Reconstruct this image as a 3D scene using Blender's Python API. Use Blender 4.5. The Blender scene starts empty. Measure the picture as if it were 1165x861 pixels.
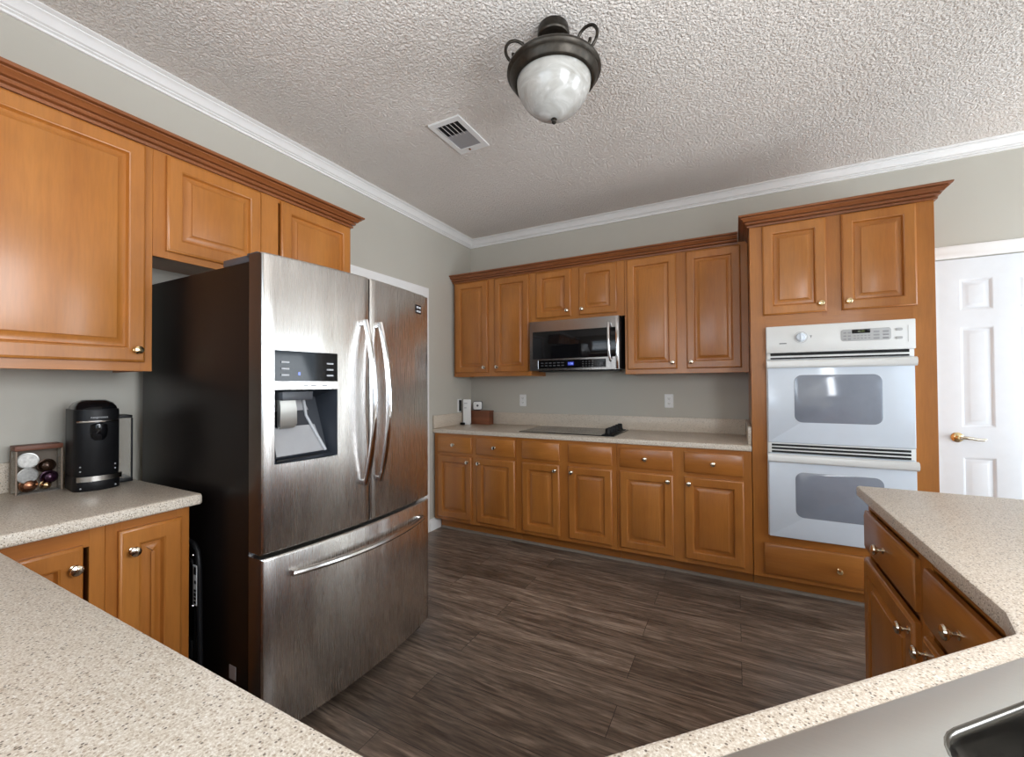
import bpy, bmesh, math, random
from mathutils import Vector, Matrix, Euler
random.seed(7)
SC = bpy.context.scene
COL = SC.collection
PI = math.pi

# ------------------------------------------------------------------ camera, light, exposure
CAM = (2.4297, -3.6919, 1.3075)
YAW, PITCH, ROLL, FPX = 0.4856, 0.0139, -0.0063, 481.28
cd = bpy.data.cameras.new('camera'); cam = bpy.data.objects.new('camera', cd); COL.objects.link(cam)
cd.sensor_fit = 'HORIZONTAL'; cd.sensor_width = 36.0; cd.lens = FPX / 1165 * 36.0
cd.clip_start = 0.02; cd.clip_end = 100
_f = Vector((-math.sin(YAW) * math.cos(PITCH), math.cos(YAW) * math.cos(PITCH), math.sin(PITCH)))
_r = Vector((math.cos(YAW), math.sin(YAW), 0)); _u = _r.cross(_f)
_r2 = math.cos(ROLL) * _r + math.sin(ROLL) * _u; _u2 = -math.sin(ROLL) * _r + math.cos(ROLL) * _u
_m = Matrix((_r2, _u2, -_f)).transposed().to_4x4(); _m.translation = Vector(CAM)
cam.matrix_world = _m
SC.camera = cam
SC.view_settings.view_transform = 'Standard'; SC.view_settings.look = 'None'
SC.view_settings.gamma = 1.0; SC.view_settings.use_curve_mapping = False
SC.view_settings.exposure = 0.68
try:
    SC.cycles.use_denoising = True
    SC.cycles.max_bounces = 10; SC.cycles.diffuse_bounces = 6; SC.cycles.glossy_bounces = 5
    SC.cycles.sample_clamp_indirect = 6.0
    SC.cycles.caustics_reflective = False; SC.cycles.caustics_refractive = False
except Exception:
    pass
w = bpy.data.worlds.new('sky'); SC.world = w; w.use_nodes = True
bg = w.node_tree.nodes['Background']; bg.inputs[0].default_value = (0.72, 0.86, 1.0, 1); bg.inputs[1].default_value = 2.0

def window_light(name, loc, rot, sx, sy, power, color):
    ld = bpy.data.lights.new(name, 'AREA'); ld.shape = 'RECTANGLE'; ld.size = sx; ld.size_y = sy
    ld.energy = power; ld.color = color
    o = bpy.data.objects.new(name, ld); COL.objects.link(o); o.location = loc; o.rotation_euler = rot
    return o
RX1, YK, YN, XK, ZC = 6.2, -4.015, -2.10, 3.50, 2.79    # nook right wall, kitchen front wall, nook front wall, kitchen right wall, ceiling
# daylight entering through the windows of the dining side (front wall faces +y, right wall faces -x)
# kitchen window in the right wall over the sink corner, windows of the breakfast nook, front window added to lift counter and ceiling (first two numbers run along the wall, last two are heights)
W1 = (-3.86, -2.66, 1.10, 2.20); W2 = (4.10, 5.70, 0.60, 2.12); W3 = (0.95, 2.35, 1.10, 2.20); W4 = (-1.92, -0.30, 0.08, 2.10)
DAY = (0.93, 0.96, 1.0)
def day(name, W, axis, plane, power, up):
    c = ((W[0] + W[1]) / 2, (W[2] + W[3]) / 2); sx, sz = W[1] - W[0] - 0.1, W[3] - W[2] - 0.1
    if axis == 'y': return window_light(name, (c[0], plane + 0.03, c[1]), (-PI / 2 - up, 0, PI), sx, sz, power, DAY)
    return window_light(name, (plane - 0.03, c[0], c[1]), (0, PI / 2 + up, 0), sz, sx, power, DAY)
day('daylight_sink_window', W1, 'x', XK, 31, 0.22)
day('added_front_window_fill', W3, 'y', YK, 8.5, 0.85)  # unseen window added to brighten the near counter, tilted up for the ceiling
day('daylight_nook_window', W2, 'y', YN, 3, 0.25)
day('daylight_nook_door', W4, 'x', RX1, 58, 0.70)

# ------------------------------------------------------------------ materials
MATS = {}
def _new(name):
    m = bpy.data.materials.new(name); m.use_nodes = True
    nt = m.node_tree; b = nt.nodes['Principled BSDF']
    MATS[name] = m
    return m, nt, b
def N(nt, typ, **kw):
    n = nt.nodes.new(typ)
    for k, v in kw.items():
        if hasattr(n, k): setattr(n, k, v)
        else: n.inputs[k].default_value = v
    return n
def coords(nt, scale=(1, 1, 1), rand=True, kind='Object'):
    tc = N(nt, 'ShaderNodeTexCoord'); mp = N(nt, 'ShaderNodeMapping'); mp.inputs['Scale'].default_value = scale
    if rand:
        oi = N(nt, 'ShaderNodeObjectInfo'); ad = N(nt, 'ShaderNodeVectorMath', operation='MULTIPLY_ADD')
        cb = N(nt, 'ShaderNodeCombineXYZ')
        for i in range(3): nt.links.new(oi.outputs['Random'], cb.inputs[i])
        nt.links.new(cb.outputs[0], ad.inputs[0]); ad.inputs[1].default_value = (7.3, 5.1, 9.7)
        nt.links.new(tc.outputs[kind], ad.inputs[2]); nt.links.new(ad.outputs[0], mp.inputs[0])
    else:
        nt.links.new(tc.outputs[kind], mp.inputs[0])
    return mp.outputs[0]
def ramp(nt, fac, stops, interp='LINEAR'):
    r = N(nt, 'ShaderNodeValToRGB'); r.color_ramp.interpolation = interp
    el = r.color_ramp.elements
    while len(el) < len(stops): el.new(0.5)
    for e, (p, c) in zip(el, stops):
        e.position = p; e.color = (c[0], c[1], c[2], 1) if not isinstance(c, (int, float)) else (c, c, c, 1)
    nt.links.new(fac, r.inputs[0])
    return r.outputs[0]
def noise(nt, vec, scale=1, detail=4, rough=0.55, dist=0.0):
    n = N(nt, 'ShaderNodeTexNoise'); n.inputs['Scale'].default_value = scale; n.inputs['Detail'].default_value = detail
    n.inputs['Roughness'].default_value = rough; n.inputs['Distortion'].default_value = dist
    nt.links.new(vec, n.inputs['Vector']); return n.outputs['Fac']
def mix(nt, fac, a, b, mode='MIX'):
    m = N(nt, 'ShaderNodeMix', data_type='RGBA', blend_type=mode)
    for s, v in (('Factor', fac), ('A', a), ('B', b)):
        sock = [i for i in m.inputs if i.name == s and (i.type == 'VALUE' if s == 'Factor' else i.type == 'RGBA')][0]
        if hasattr(v, 'is_linked') or isinstance(v, bpy.types.NodeSocket): nt.links.new(v, sock)
        elif isinstance(v, (int, float)): sock.default_value = v
        else: sock.default_value = (v[0], v[1], v[2], 1)
    return [o for o in m.outputs if o.type == 'RGBA'][0]
def bump(nt, b, height, strength=0.3, distance=0.01):
    n = N(nt, 'ShaderNodeBump'); n.inputs['Strength'].default_value = strength; n.inputs['Distance'].default_value = distance
    nt.links.new(height, n.inputs['Height']); nt.links.new(n.outputs[0], b.inputs['Normal'])
def plain(name, col, rough=0.5, metal=0.0, coat=0.0, spec=0.5, var=0.04, nscale=18, emit=None, estr=0, trans=0.0, alpha=1.0):
    """simple procedural paint, plastic or metal with a little tonal variation"""
    m, nt, b = _new(name)
    f = noise(nt, coords(nt), nscale, 3)
    c = ramp(nt, f, [(0.3, [x * (1 - var) for x in col]), (0.7, [min(1, x * (1 + var)) for x in col])])
    nt.links.new(c, b.inputs['Base Color'])
    b.inputs['Roughness'].default_value = rough; b.inputs['Metallic'].default_value = metal
    b.inputs['Coat Weight'].default_value = coat; b.inputs['Coat Roughness'].default_value = 0.08
    b.inputs['Specular IOR Level'].default_value = spec
    b.inputs['Transmission Weight'].default_value = trans; b.inputs['Alpha'].default_value = alpha
    if emit: b.inputs['Emission Color'].default_value = (*emit, 1); b.inputs['Emission Strength'].default_value = estr
    return m
def wood(name, dark, light, axis='Z', rough=0.33, coat=0.15, fine=1.0):
    m, nt, b = _new(name)
    sc = {'Z': (1, 1, 0.09), 'X': (0.09, 1, 1), 'Y': (1, 0.09, 1)}[axis]
    v = coords(nt, sc)
    big = noise(nt, v, 7, 2, 0.45, 0.5); grain = noise(nt, v, 95 * fine, 4, 0.6); blotch = noise(nt, coords(nt), 3.2, 2, 0.5)
    c1 = ramp(nt, big, [(0.30, dark), (0.72, light)])
    g = ramp(nt, grain, [(0.30, 0.90), (0.62, 1.03)])
    c2 = mix(nt, 1.0, c1, g, 'MULTIPLY')
    bl = ramp(nt, blotch, [(0.3, 0.90), (0.7, 1.08)])
    c3 = mix(nt, 1.0, c2, bl, 'MULTIPLY')
    nt.links.new(c3, b.inputs['Base Color'])
    b.inputs['Roughness'].default_value = rough; b.inputs['Coat Weight'].default_value = coat; b.inputs['Coat Roughness'].default_value = 0.15
    bump(nt, b, grain, 0.04, 0.002)
    return m
WV = wood('maple_vertical', (0.36, 0.122, 0.021), (0.455, 0.174, 0.035), 'Z')
WH = wood('maple_horizontal', (0.36, 0.122, 0.021), (0.455, 0.174, 0.035), 'X')
WCX = wood('maple_moulding_x', (0.20, 0.062, 0.019), (0.28, 0.094, 0.029), 'X')
WCY = wood('maple_moulding_y', (0.20, 0.062, 0.019), (0.28, 0.094, 0.029), 'Y')
WBOX = wood('walnut_box', (0.13, 0.040, 0.018), (0.26, 0.095, 0.045), 'X', 0.5, 0.0)

def wall_paint(name, col):
    m, nt, b = _new(name)
    v = coords(nt, rand=False)
    f = noise(nt, v, 2.0, 3); c = ramp(nt, f, [(0.3, [x * 0.975 for x in col]), (0.7, [x * 1.02 for x in col])])
    nt.links.new(c, b.inputs['Base Color']); b.inputs['Roughness'].default_value = 0.6
    bump(nt, b, noise(nt, v, 160, 3), 0.05, 0.003)
    return m
WALL = wall_paint('greige_wall_paint', (0.505, 0.48, 0.42))
WHITE = plain('white_trim_paint', (0.86, 0.85, 0.835), 0.38, var=0.015)
DOORW = plain('white_door_paint', (0.74, 0.765, 0.79), 0.42, var=0.015)
def ceiling_mat():
    m, nt, b = _new('stippled_ceiling')
    v = coords(nt, rand=False)
    n1 = noise(nt, v, 80, 3, 0.55, 0.4)
    vo = N(nt, 'ShaderNodeTexVoronoi'); vo.inputs['Scale'].default_value = 95; nt.links.new(v, vo.inputs['Vector'])
    h = N(nt, 'ShaderNodeMath', operation='MULTIPLY_ADD'); nt.links.new(vo.outputs['Distance'], h.inputs[0]); h.inputs[1].default_value = -0.7
    r = ramp(nt, n1, [(0.42, 0.0), (0.60, 1.0)])
    nt.links.new(r, h.inputs[2])
    c = ramp(nt, noise(nt, v, 1.3, 2), [(0.3, (0.82, 0.76, 0.70)), (0.7, (0.86, 0.80, 0.74))])
    nt.links.new(c, b.inputs['Base Color']); b.inputs['Roughness'].default_value = 0.85
    bump(nt, b, h.outputs[0], 0.95, 0.006)
    return m
CEIL = ceiling_mat()
def floor_mat():
    m, nt, b = _new('vinyl_plank_floor')
    tc = N(nt, 'ShaderNodeTexCoord')
    br = N(nt, 'ShaderNodeTexBrick'); br.offset = 0.37; br.offset_frequency = 2; br.squash = 1.0
    br.inputs['Scale'].default_value = 1.0; br.inputs['Brick Width'].default_value = 1.22; br.inputs['Row Height'].default_value = 0.178
    br.inputs['Mortar Size'].default_value = 0.0011; br.inputs['Bias'].default_value = 0.0
    br.inputs['Color1'].default_value = (0, 0, 0, 1); br.inputs['Color2'].default_value = (1, 1, 1, 1); br.inputs['Mortar'].default_value = (0.5, 0.5, 0.5, 1)
    nt.links.new(tc.outputs['Object'], br.inputs['Vector'])
    sp = N(nt, 'ShaderNodeSeparateColor'); nt.links.new(br.outputs['Color'], sp.inputs[0])
    ad = N(nt, 'ShaderNodeVectorMath', operation='MULTIPLY_ADD'); cb = N(nt, 'ShaderNodeCombineXYZ')
    for i in range(3): nt.links.new(sp.outputs[0], cb.inputs[i])
    nt.links.new(cb.outputs[0], ad.inputs[0]); ad.inputs[1].default_value = (13.1, 7.7, 3.3); nt.links.new(tc.outputs['Object'], ad.inputs[2])
    mp = N(nt, 'ShaderNodeMapping'); mp.inputs['Scale'].default_value = (0.085, 1, 1); nt.links.new(ad.outputs[0], mp.inputs[0])
    g1 = noise(nt, mp.outputs[0], 17, 6, 0.66, 1.5); g2 = noise(nt, mp.outputs[0], 110, 4, 0.6, 0.2)
    mp2 = N(nt, 'ShaderNodeMapping'); mp2.inputs['Scale'].default_value = (0.35, 1, 1); nt.links.new(ad.outputs[0], mp2.inputs[0])
    g3 = noise(nt, mp2.outputs[0], 5, 3, 0.5, 0.4)
    c1 = ramp(nt, g1, [(0.30, (0.072, 0.050, 0.037)), (0.50, (0.170, 0.124, 0.094)), (0.70, (0.32, 0.246, 0.190))])
    c2 = mix(nt, 1.0, c1, ramp(nt, g2, [(0.32, 0.55), (0.62, 1.15)]), 'MULTIPLY')
    c3 = mix(nt, 1.0, c2, ramp(nt, g3, [(0.3, 0.75), (0.7, 1.22)]), 'MULTIPLY')
    c4 = mix(nt, 1.0, c3, ramp(nt, sp.outputs[0], [(0.0, 0.82), (1.0, 1.22)]), 'MULTIPLY')
    c5 = mix(nt, br.outputs['Fac'], c4, (0.012, 0.010, 0.009))
    nt.links.new(c5, b.inputs['Base Color'])
    nt.links.new(ramp(nt, g2, [(0.3, 0.42), (0.7, 0.30)]), b.inputs['Roughness'])
    bump(nt, b, g2, 0.12, 0.002)
    return m
FLOOR = floor_mat()
def counter_mat():
    m, nt, b = _new('speckled_laminate')
    v = coords(nt, rand=False)
    base = ramp(nt, noise(nt, v, 330, 3, 0.65), [(0.32, (0.43, 0.34, 0.255)), (0.47, (0.60, 0.515, 0.415)), (0.60, (0.72, 0.65, 0.56)), (0.70, (0.84, 0.80, 0.735))])
    vo = N(nt, 'ShaderNodeTexVoronoi'); vo.inputs['Scale'].default_value = 250; nt.links.new(v, vo.inputs['Vector'])
    sep = N(nt, 'ShaderNodeSeparateColor'); nt.links.new(vo.outputs['Color'], sep.inputs[0])
    near = ramp(nt, vo.outputs['Distance'], [(0.34, 1.0), (0.46, 0.0)])
    d1_ = mix(nt, 1.0, ramp(nt, sep.outputs[0], [(0.0, 1.0), (0.10, 0.0)], 'CONSTANT'), near, 'MULTIPLY')
    d2_ = mix(nt, 1.0, ramp(nt, sep.outputs[1], [(0.0, 0.85), (0.27, 0.0)], 'CONSTANT'), near, 'MULTIPLY')
    c = mix(nt, d2_, base, (0.34, 0.255, 0.18)); c = mix(nt, d1_, c, (0.15, 0.115, 0.085))
    nt.links.new(c, b.inputs['Base Color']); b.inputs['Roughness'].default_value = 0.34
    bump(nt, b, noise(nt, v, 240, 2), 0.06, 0.001)
    return m
COUNTER = counter_mat()
def steel(name, col, rough, wav=0.0, axis='Z'):
    m, nt, b = _new(name)
    sc = {'Z': (60, 60, 0.6), 'Y': (60, 0.6, 60), 'X': (0.6, 60, 60)}[axis]
    f = noise(nt, coords(nt, sc), 14, 3)
    nt.links.new(ramp(nt, f, [(0.3, [x * 0.97 for x in col]), (0.7, [x * 1.02 for x in col])]), b.inputs['Base Color'])
    b.inputs['Metallic'].default_value = 1.0
    nt.links.new(ramp(nt, f, [(0.3, rough * 0.95), (0.7, rough * 1.06)]), b.inputs['Roughness'])
    if wav > 0:
        h = noise(nt, coords(nt, (1, 4.5, 0.6), rand=False), 2.2, 1, 0.4)
        bump(nt, b, h, wav, 0.06)
    return m
STEEL_F = steel('brushed_steel_door', (0.70, 0.68, 0.655), 0.27, 0.11)
STEEL = steel('brushed_steel', (0.40, 0.385, 0.37), 0.24, axis='X')
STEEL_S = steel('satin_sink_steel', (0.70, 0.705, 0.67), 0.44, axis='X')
STEEL_B = steel('shaded_bowl_steel', (0.22, 0.21, 0.195), 0.20, axis='X')  # same sink steel darkened, dark reflections put into the bowl colour
CHROME = plain('polished_chrome', (0.80, 0.80, 0.82), 0.10, 1.0, var=0.02)
BRASS = plain('polished_brass', (0.83, 0.66, 0.38), 0.16, 1.0, var=0.03)
NICKEL = plain('warm_nickel', (0.80, 0.72, 0.58), 0.15, 1.0, var=0.03)
BLACKP = plain('black_enamel_side', (0.008, 0.006, 0.0055), 0.34, spec=0.22, var=0.1, nscale=200)
DOORSIDE = plain('dark_door_side', (0.11, 0.090, 0.078), 0.32, 0.85)
BLACKG = plain('black_glass', (0.006, 0.006, 0.007), 0.06, spec=0.28, var=0.05)
BLACKM = plain('black_plastic', (0.008, 0.008, 0.009), 0.42, spec=0.22, var=0.1)
GREYP = plain('dark_grey_plastic', (0.055, 0.06, 0.07), 0.4)
SLOT = plain('black_slot', (0.006, 0.006, 0.006), 0.7)
GREYL = plain('light_grey_plastic', (0.33, 0.33, 0.34), 0.38)
OVENW = plain('white_oven_enamel', (0.70, 0.76, 0.84), 0.14, coat=0.5, var=0.01)
OVENG = plain('grey_oven_window', (0.25, 0.275, 0.33), 0.10, coat=0.6, var=0.03)
OVENT = plain('white_oven_trim', (0.82, 0.82, 0.80), 0.3, var=0.01)
KEYP = plain('grey_keypad', (0.50, 0.50, 0.50), 0.4)
PRINT = plain('grey_print', (0.16, 0.16, 0.17), 0.5)
PLASW = plain('white_plastic', (0.80, 0.80, 0.79), 0.32, var=0.01)
BRONZE = plain('dark_bronze', (0.040, 0.034, 0.027), 0.40, 0.75, var=0.35, nscale=40)
SHOE = plain('dusty_shoe_moulding', (0.26, 0.215, 0.175), 0.6, var=0.1)
BACKING = plain('shadowed_backing_paint', (0.5, 0.5, 0.5), 0.6)  # backing behind the door slabs, gap shade put into its grey
BLUE = plain('blue_display', (0.01, 0.01, 0.05), 0.3, emit=(0.25, 0.35, 1.0), estr=0.9)
GREEN = plain('green_display', (0.02, 0.03, 0.01), 0.3, emit=(0.35, 0.45, 0.12), estr=0.25)
GREYD = plain('grey_lettering', (0.42, 0.43, 0.45), 0.5)
def alabaster():
    m, nt, b = _new('alabaster_glass')
    v = coords(nt, (1, 1, 3.2))
    f = noise(nt, v, 6, 4, 0.55, 1.6)
    nt.links.new(ramp(nt, f, [(0.32, (0.33, 0.32, 0.29)), (0.55, (0.43, 0.42, 0.395)), (0.72, (0.60, 0.595, 0.575))]), b.inputs['Base Color'])
    b.inputs['Roughness'].default_value = 0.16; b.inputs['Subsurface Weight'].default_value = 0.15
    b.inputs['Subsurface Radius'].default_value = (0.02, 0.02, 0.02)
    return m
ALAB = alabaster()
def clear(name, tint=(0.9, 0.93, 0.95), amount=0.88):
    m, nt, b = _new(name)
    t = N(nt, 'ShaderNodeBsdfTransparent'); t.inputs[0].default_value = (*tint, 1)
    mx = N(nt, 'ShaderNodeMixShader'); mx.inputs[0].default_value = amount
    b.inputs['Base Color'].default_value = (*tint, 1); b.inputs['Roughness'].default_value = 0.05
    nt.links.new(b.outputs[0], mx.inputs[1]); nt.links.new(t.outputs[0], mx.inputs[2])
    nt.links.new(mx.outputs[0], nt.nodes['Material Output'].inputs['Surface'])
    return m
ACRYL = clear('clear_acrylic', (0.86, 0.84, 0.80), 0.80)
PANE = clear('window_pane', (0.95, 0.97, 0.98), 0.92)
FOIL = {
    'silver': plain('silver_foil_lid', (0.40, 0.39, 0.37), 0.36, 0.7, var=0.2, nscale=120),
    'brown': plain('dark_brown_capsule', (0.035, 0.016, 0.008), 0.22, 0.6),
    'purple': plain('purple_capsule', (0.030, 0.008, 0.022), 0.22, 0.6),
    'copper': plain('copper_capsule', (0.30, 0.13, 0.07), 0.25, 0.9),
    'gold': plain('gold_capsule', (0.55, 0.36, 0.18), 0.2, 1.0),
}

# ------------------------------------------------------------------ mesh helpers
def box(bm, x0, x1, y0, y1, z0, z1, bev=0.0, seg=2):
    r = bmesh.ops.create_cube(bm, size=1.0); vs = r['verts']
    for v in vs:
        v.co = Vector((x0 + (v.co.x + 0.5) * (x1 - x0), y0 + (v.co.y + 0.5) * (y1 - y0), z0 + (v.co.z + 0.5) * (z1 - z0)))
    if bev > 0:
        es = list({e for v in vs for e in v.link_edges})
        bmesh.ops.bevel(bm, geom=es, offset=bev, segments=seg, profile=0.5, affect='EDGES')
    return bm
def loft(bm, loops, cap0=True, cap1=True, closed=True):
    rows = [[bm.verts.new(p) for p in lp] for lp in loops]
    n = len(rows[0])
    for a, b in zip(rows[:-1], rows[1:]):
        for i in range(n if closed else n - 1):
            j = (i + 1) % n
            try: bm.faces.new((a[i], a[j], b[j], b[i]))
            except ValueError: pass
    if cap0 and closed: bm.faces.new(list(reversed(rows[0])))
    if cap1 and closed: bm.faces.new(rows[-1])
    return rows
def rrect(x0, x1, z0, z1, r, n=6):
    """rounded rectangle, counter-clockwise seen from -Y, as (x, z)"""
    r = min(r, (x1 - x0) / 2 - 1e-4, (z1 - z0) / 2 - 1e-4); pts = []
    if r <= 1e-5: return [(x0, z0), (x1, z0), (x1, z1), (x0, z1)]
    for cx, cz, a0 in ((x1 - r, z0 + r, -90), (x1 - r, z1 - r, 0), (x0 + r, z1 - r, 90), (x0 + r, z0 + r, 180)):
        for k in range(n + 1):
            a = math.radians(a0 + 90 * k / n); pts.append((cx + r * math.cos(a), cz + r * math.sin(a)))
    return pts
def panel(bm, x0, x1, z0, z1, prof, r=0.0, yb=0.0):
    """rectangular relief facing -Y; prof = [(inset, out)]"""
    loops = []
    for ins, out in prof:
        loops.append([(x, yb - out, z) for x, z in rrect(x0 + ins, x1 - ins, z0 + ins, z1 - ins, max(2e-4, r - ins) if r else 0)])
    loft(bm, loops)
def lathe(bm, prof, segs=24, mat=None, cap=True):
    loops = []
    for r, z in prof:
        loops.append([Vector((max(r, 1e-5) * math.cos(2 * PI * k / segs), max(r, 1e-5) * math.sin(2 * PI * k / segs), z)) for k in range(segs)])
    if mat is not None: loops = [[mat @ p for p in lp] for lp in loops]
    loft(bm, loops, cap, cap)
def tube(bm, pts, r, segs=10, closed=False, flat=1.0):
    pts = [Vector(p) for p in pts]; n = len(pts); loops = []
    up = None
    for i, p in enumerate(pts):
        a = pts[(i - 1) % n] if closed or i > 0 else p; b = pts[(i + 1) % n] if closed or i < n - 1 else p
        t = (b - a).normalized()
        if up is None:
            up = Vector((0, 0, 1)) if abs(t.z) < 0.9 else Vector((0, 1, 0))
        s = t.cross(up).normalized(); up = s.cross(t).normalized()
        rr = r[i] if isinstance(r, (list, tuple)) else r
        loops.append([p + s * rr * math.cos(2 * PI * k / segs) + up * rr * flat * math.sin(2 * PI * k / segs) for k in range(segs)])
    if closed:
        loops.append(loops[0]); loft(bm, loops, False, False)
        bmesh.ops.remove_doubles(bm, verts=bm.verts, dist=1e-6)
    else: loft(bm, loops)
def offset_poly(pts, d):
    """inset of a counter-clockwise polygon by d"""
    n = len(pts); out = []
    for i in range(n):
        p0, p, p1 = Vector(pts[i - 1]), Vector(pts[i]), Vector(pts[(i + 1) % n])
        e0 = (p - p0).normalized(); e1 = (p1 - p).normalized()
        n0 = Vector((-e0.y, e0.x)); n1 = Vector((-e1.y, e1.x))
        q = 1 + n0.dot(n1)
        out.append(p + (n0 + n1) * (d / max(q, 0.2)))
    return out
def molding(bm, path, prof, segs=None):
    """sweep (out, z) along a plan path, outwards on its right-hand side, mitred"""
    n = len(path); P = [Vector(p) for p in path]; nrm = []
    for i in range(n - 1):
        d = (P[i + 1] - P[i]).normalized(); nrm.append(Vector((d.y, -d.x)))
    loops = []
    for i in range(n):
        if i == 0: m = nrm[0]
        elif i == n - 1: m = nrm[-1]
        else: m = (nrm[i - 1] + nrm[i]) / (1 + nrm[i - 1].dot(nrm[i]))
        loops.append([(P[i].x + m.x * o, P[i].y + m.y * o, z) for o, z in prof])
    a, b = segs if segs else (0, n - 1)
    loft(bm, loops[a:b + 1])
def obj(name, bm, mat, parent=None, world=False, loc=None, rot=None, smooth=35):
    bmesh.ops.recalc_face_normals(bm, faces=bm.faces)
    if world and parent is not None: bmesh.ops.translate(bm, verts=bm.verts, vec=-Vector(parent.location))
    me = bpy.data.meshes.new(name); bm.to_mesh(me); bm.free()
    for p in me.polygons: p.use_smooth = True
    me.set_sharp_from_angle(angle=math.radians(smooth))
    me.materials.append(mat)
    o = bpy.data.objects.new(name, me); COL.objects.link(o)
    if parent is not None: o.parent = parent
    if loc is not None: o.location = loc
    if rot is not None: o.rotation_euler = rot
    return o
def B(): return bmesh.new()
def tag(o, label=None, cat=None, group=None, kind=None):
    if label: o['label'] = label
    if cat: o['category'] = cat
    if group: o['group'] = group
    if kind: o['kind'] = kind
    return o
def thing(name, label, cat, loc=(0, 0, 0), rz=0.0, group=None):
    o = bpy.data.objects.new(name, None); COL.objects.link(o); o.location = loc; o.rotation_euler = (0, 0, rz)
    o.empty_display_size = 0.1
    return tag(o, label, cat, group)
def struct(name, bm, mat, label=None):
    o = obj(name, bm, mat, smooth=24 if name[:4] == 'trim' else 35); o['kind'] = 'structure'
    o['label'] = label or name.replace('_', ' ')
    return o
def text_mesh(name, s, size, mat, parent, mtx, extrude=0.0004):
    cu = bpy.data.curves.new(name, 'FONT'); cu.body = s; cu.size = size; cu.extrude = extrude; cu.align_x = 'CENTER'; cu.align_y = 'CENTER'
    t = bpy.data.objects.new(name, cu); COL.objects.link(t)
    dg = bpy.context.evaluated_depsgraph_get(); me = bpy.data.meshes.new_from_object(t.evaluated_get(dg))
    bpy.data.objects.remove(t); me.transform(mtx); me.materials.clear(); me.materials.append(mat); me.name = name
    o = bpy.data.objects.new(name, me); COL.objects.link(o); o.parent = parent
    return o
FACE_MY = Matrix.Rotation(PI / 2, 4, 'X')                                  # text plane facing -Y
FACE_PX = Matrix.Rotation(PI / 2, 4, 'Z') @ Matrix.Rotation(PI / 2, 4, 'X')  # text plane facing +X

# ------------------------------------------------------------------ room shell
def wall_pieces(bm, a0, a1, z0, z1, holes, put):
    """fill the rectangle a0..a1 x z0..z1 minus holes with boxes; put(bm,a0,a1,z0,z1) adds one"""
    xs = sorted({a0, a1, *[h[0] for h in holes], *[h[1] for h in holes]})
    for u, v in zip(xs[:-1], xs[1:]):
        zz = z0
        for h in sorted([h for h in holes if h[0] <= u + 1e-6 and h[1] >= v - 1e-6], key=lambda h: h[2]):
            if h[2] > zz + 1e-6: put(bm, u, v, zz, h[2])
            zz = h[3]
        if z1 > zz + 1e-6: put(bm, u, v, zz, z1)
T = 0.12
bm = B(); wall_pieces(bm, -T, RX1 + T, YK - T, T, [(XK + T, RX1 + T, YK - T, YN - T)], lambda b, u, v, z0, z1: box(b, u, v, z0, z1, -0.1, 0.0)); struct('floor', bm, FLOOR, 'dark grey-brown wood-look vinyl plank floor')
bm = B(); wall_pieces(bm, -T, RX1 + T, YK - T, T, [(XK + T, RX1 + T, YK - T, YN - T)], lambda b, u, v, z0, z1: box(b, u, v, z0, z1, ZC, ZC + 0.1)); struct('ceiling', bm, CEIL, 'white stippled ceiling')
D1 = (-1.59, -0.775, 0.0, 2.09)         # doorway in the left wall (y range)
D2 = (3.575, 4.215, 0.0, 2.088)         # pantry door in the back wall (x range)
bm = B(); wall_pieces(bm, YK, 0.0, 0, ZC, [D1], lambda b, u, v, z0, z1: box(b, -T, 0, u, v, z0, z1)); struct('wall_left', bm, WALL, 'greige painted wall behind refrigerator')
bm = B(); wall_pieces(bm, -T, RX1 + T, 0, ZC, [D2], lambda b, u, v, z0, z1: box(b, u, v, 0, T, z0, z1)); struct('wall_back', bm, WALL, 'greige painted wall behind cooktop')
bm = B(); wall_pieces(bm, -T, XK + T, 0, ZC, [W3], lambda b, u, v, z0, z1: box(b, u, v, YK - T, YK, z0, z1)); struct('wall_front', bm, WALL, 'greige kitchen wall behind the camera')
bm = B(); wall_pieces(bm, YK, YN, 0, ZC, [W1], lambda b, u, v, z0, z1: box(b, XK, XK + T, u, v, z0, z1)); struct('wall_right', bm, WALL, 'greige kitchen wall with the sink window')
bm = B(); wall_pieces(bm, XK + T, RX1 + T, 0, ZC, [W2], lambda b, u, v, z0, z1: box(b, u, v, YN - T, YN, z0, z1)); struct('wall_nook_front', bm, WALL, 'greige front wall of the breakfast nook')
bm = B(); wall_pieces(bm, YN, 0, 0, ZC, [W4], lambda b, u, v, z0, z1: box(b, RX1, RX1 + T, u, v, z0, z1)); struct('wall_nook_right', bm, WALL, 'greige right wall of the breakfast nook')

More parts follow.
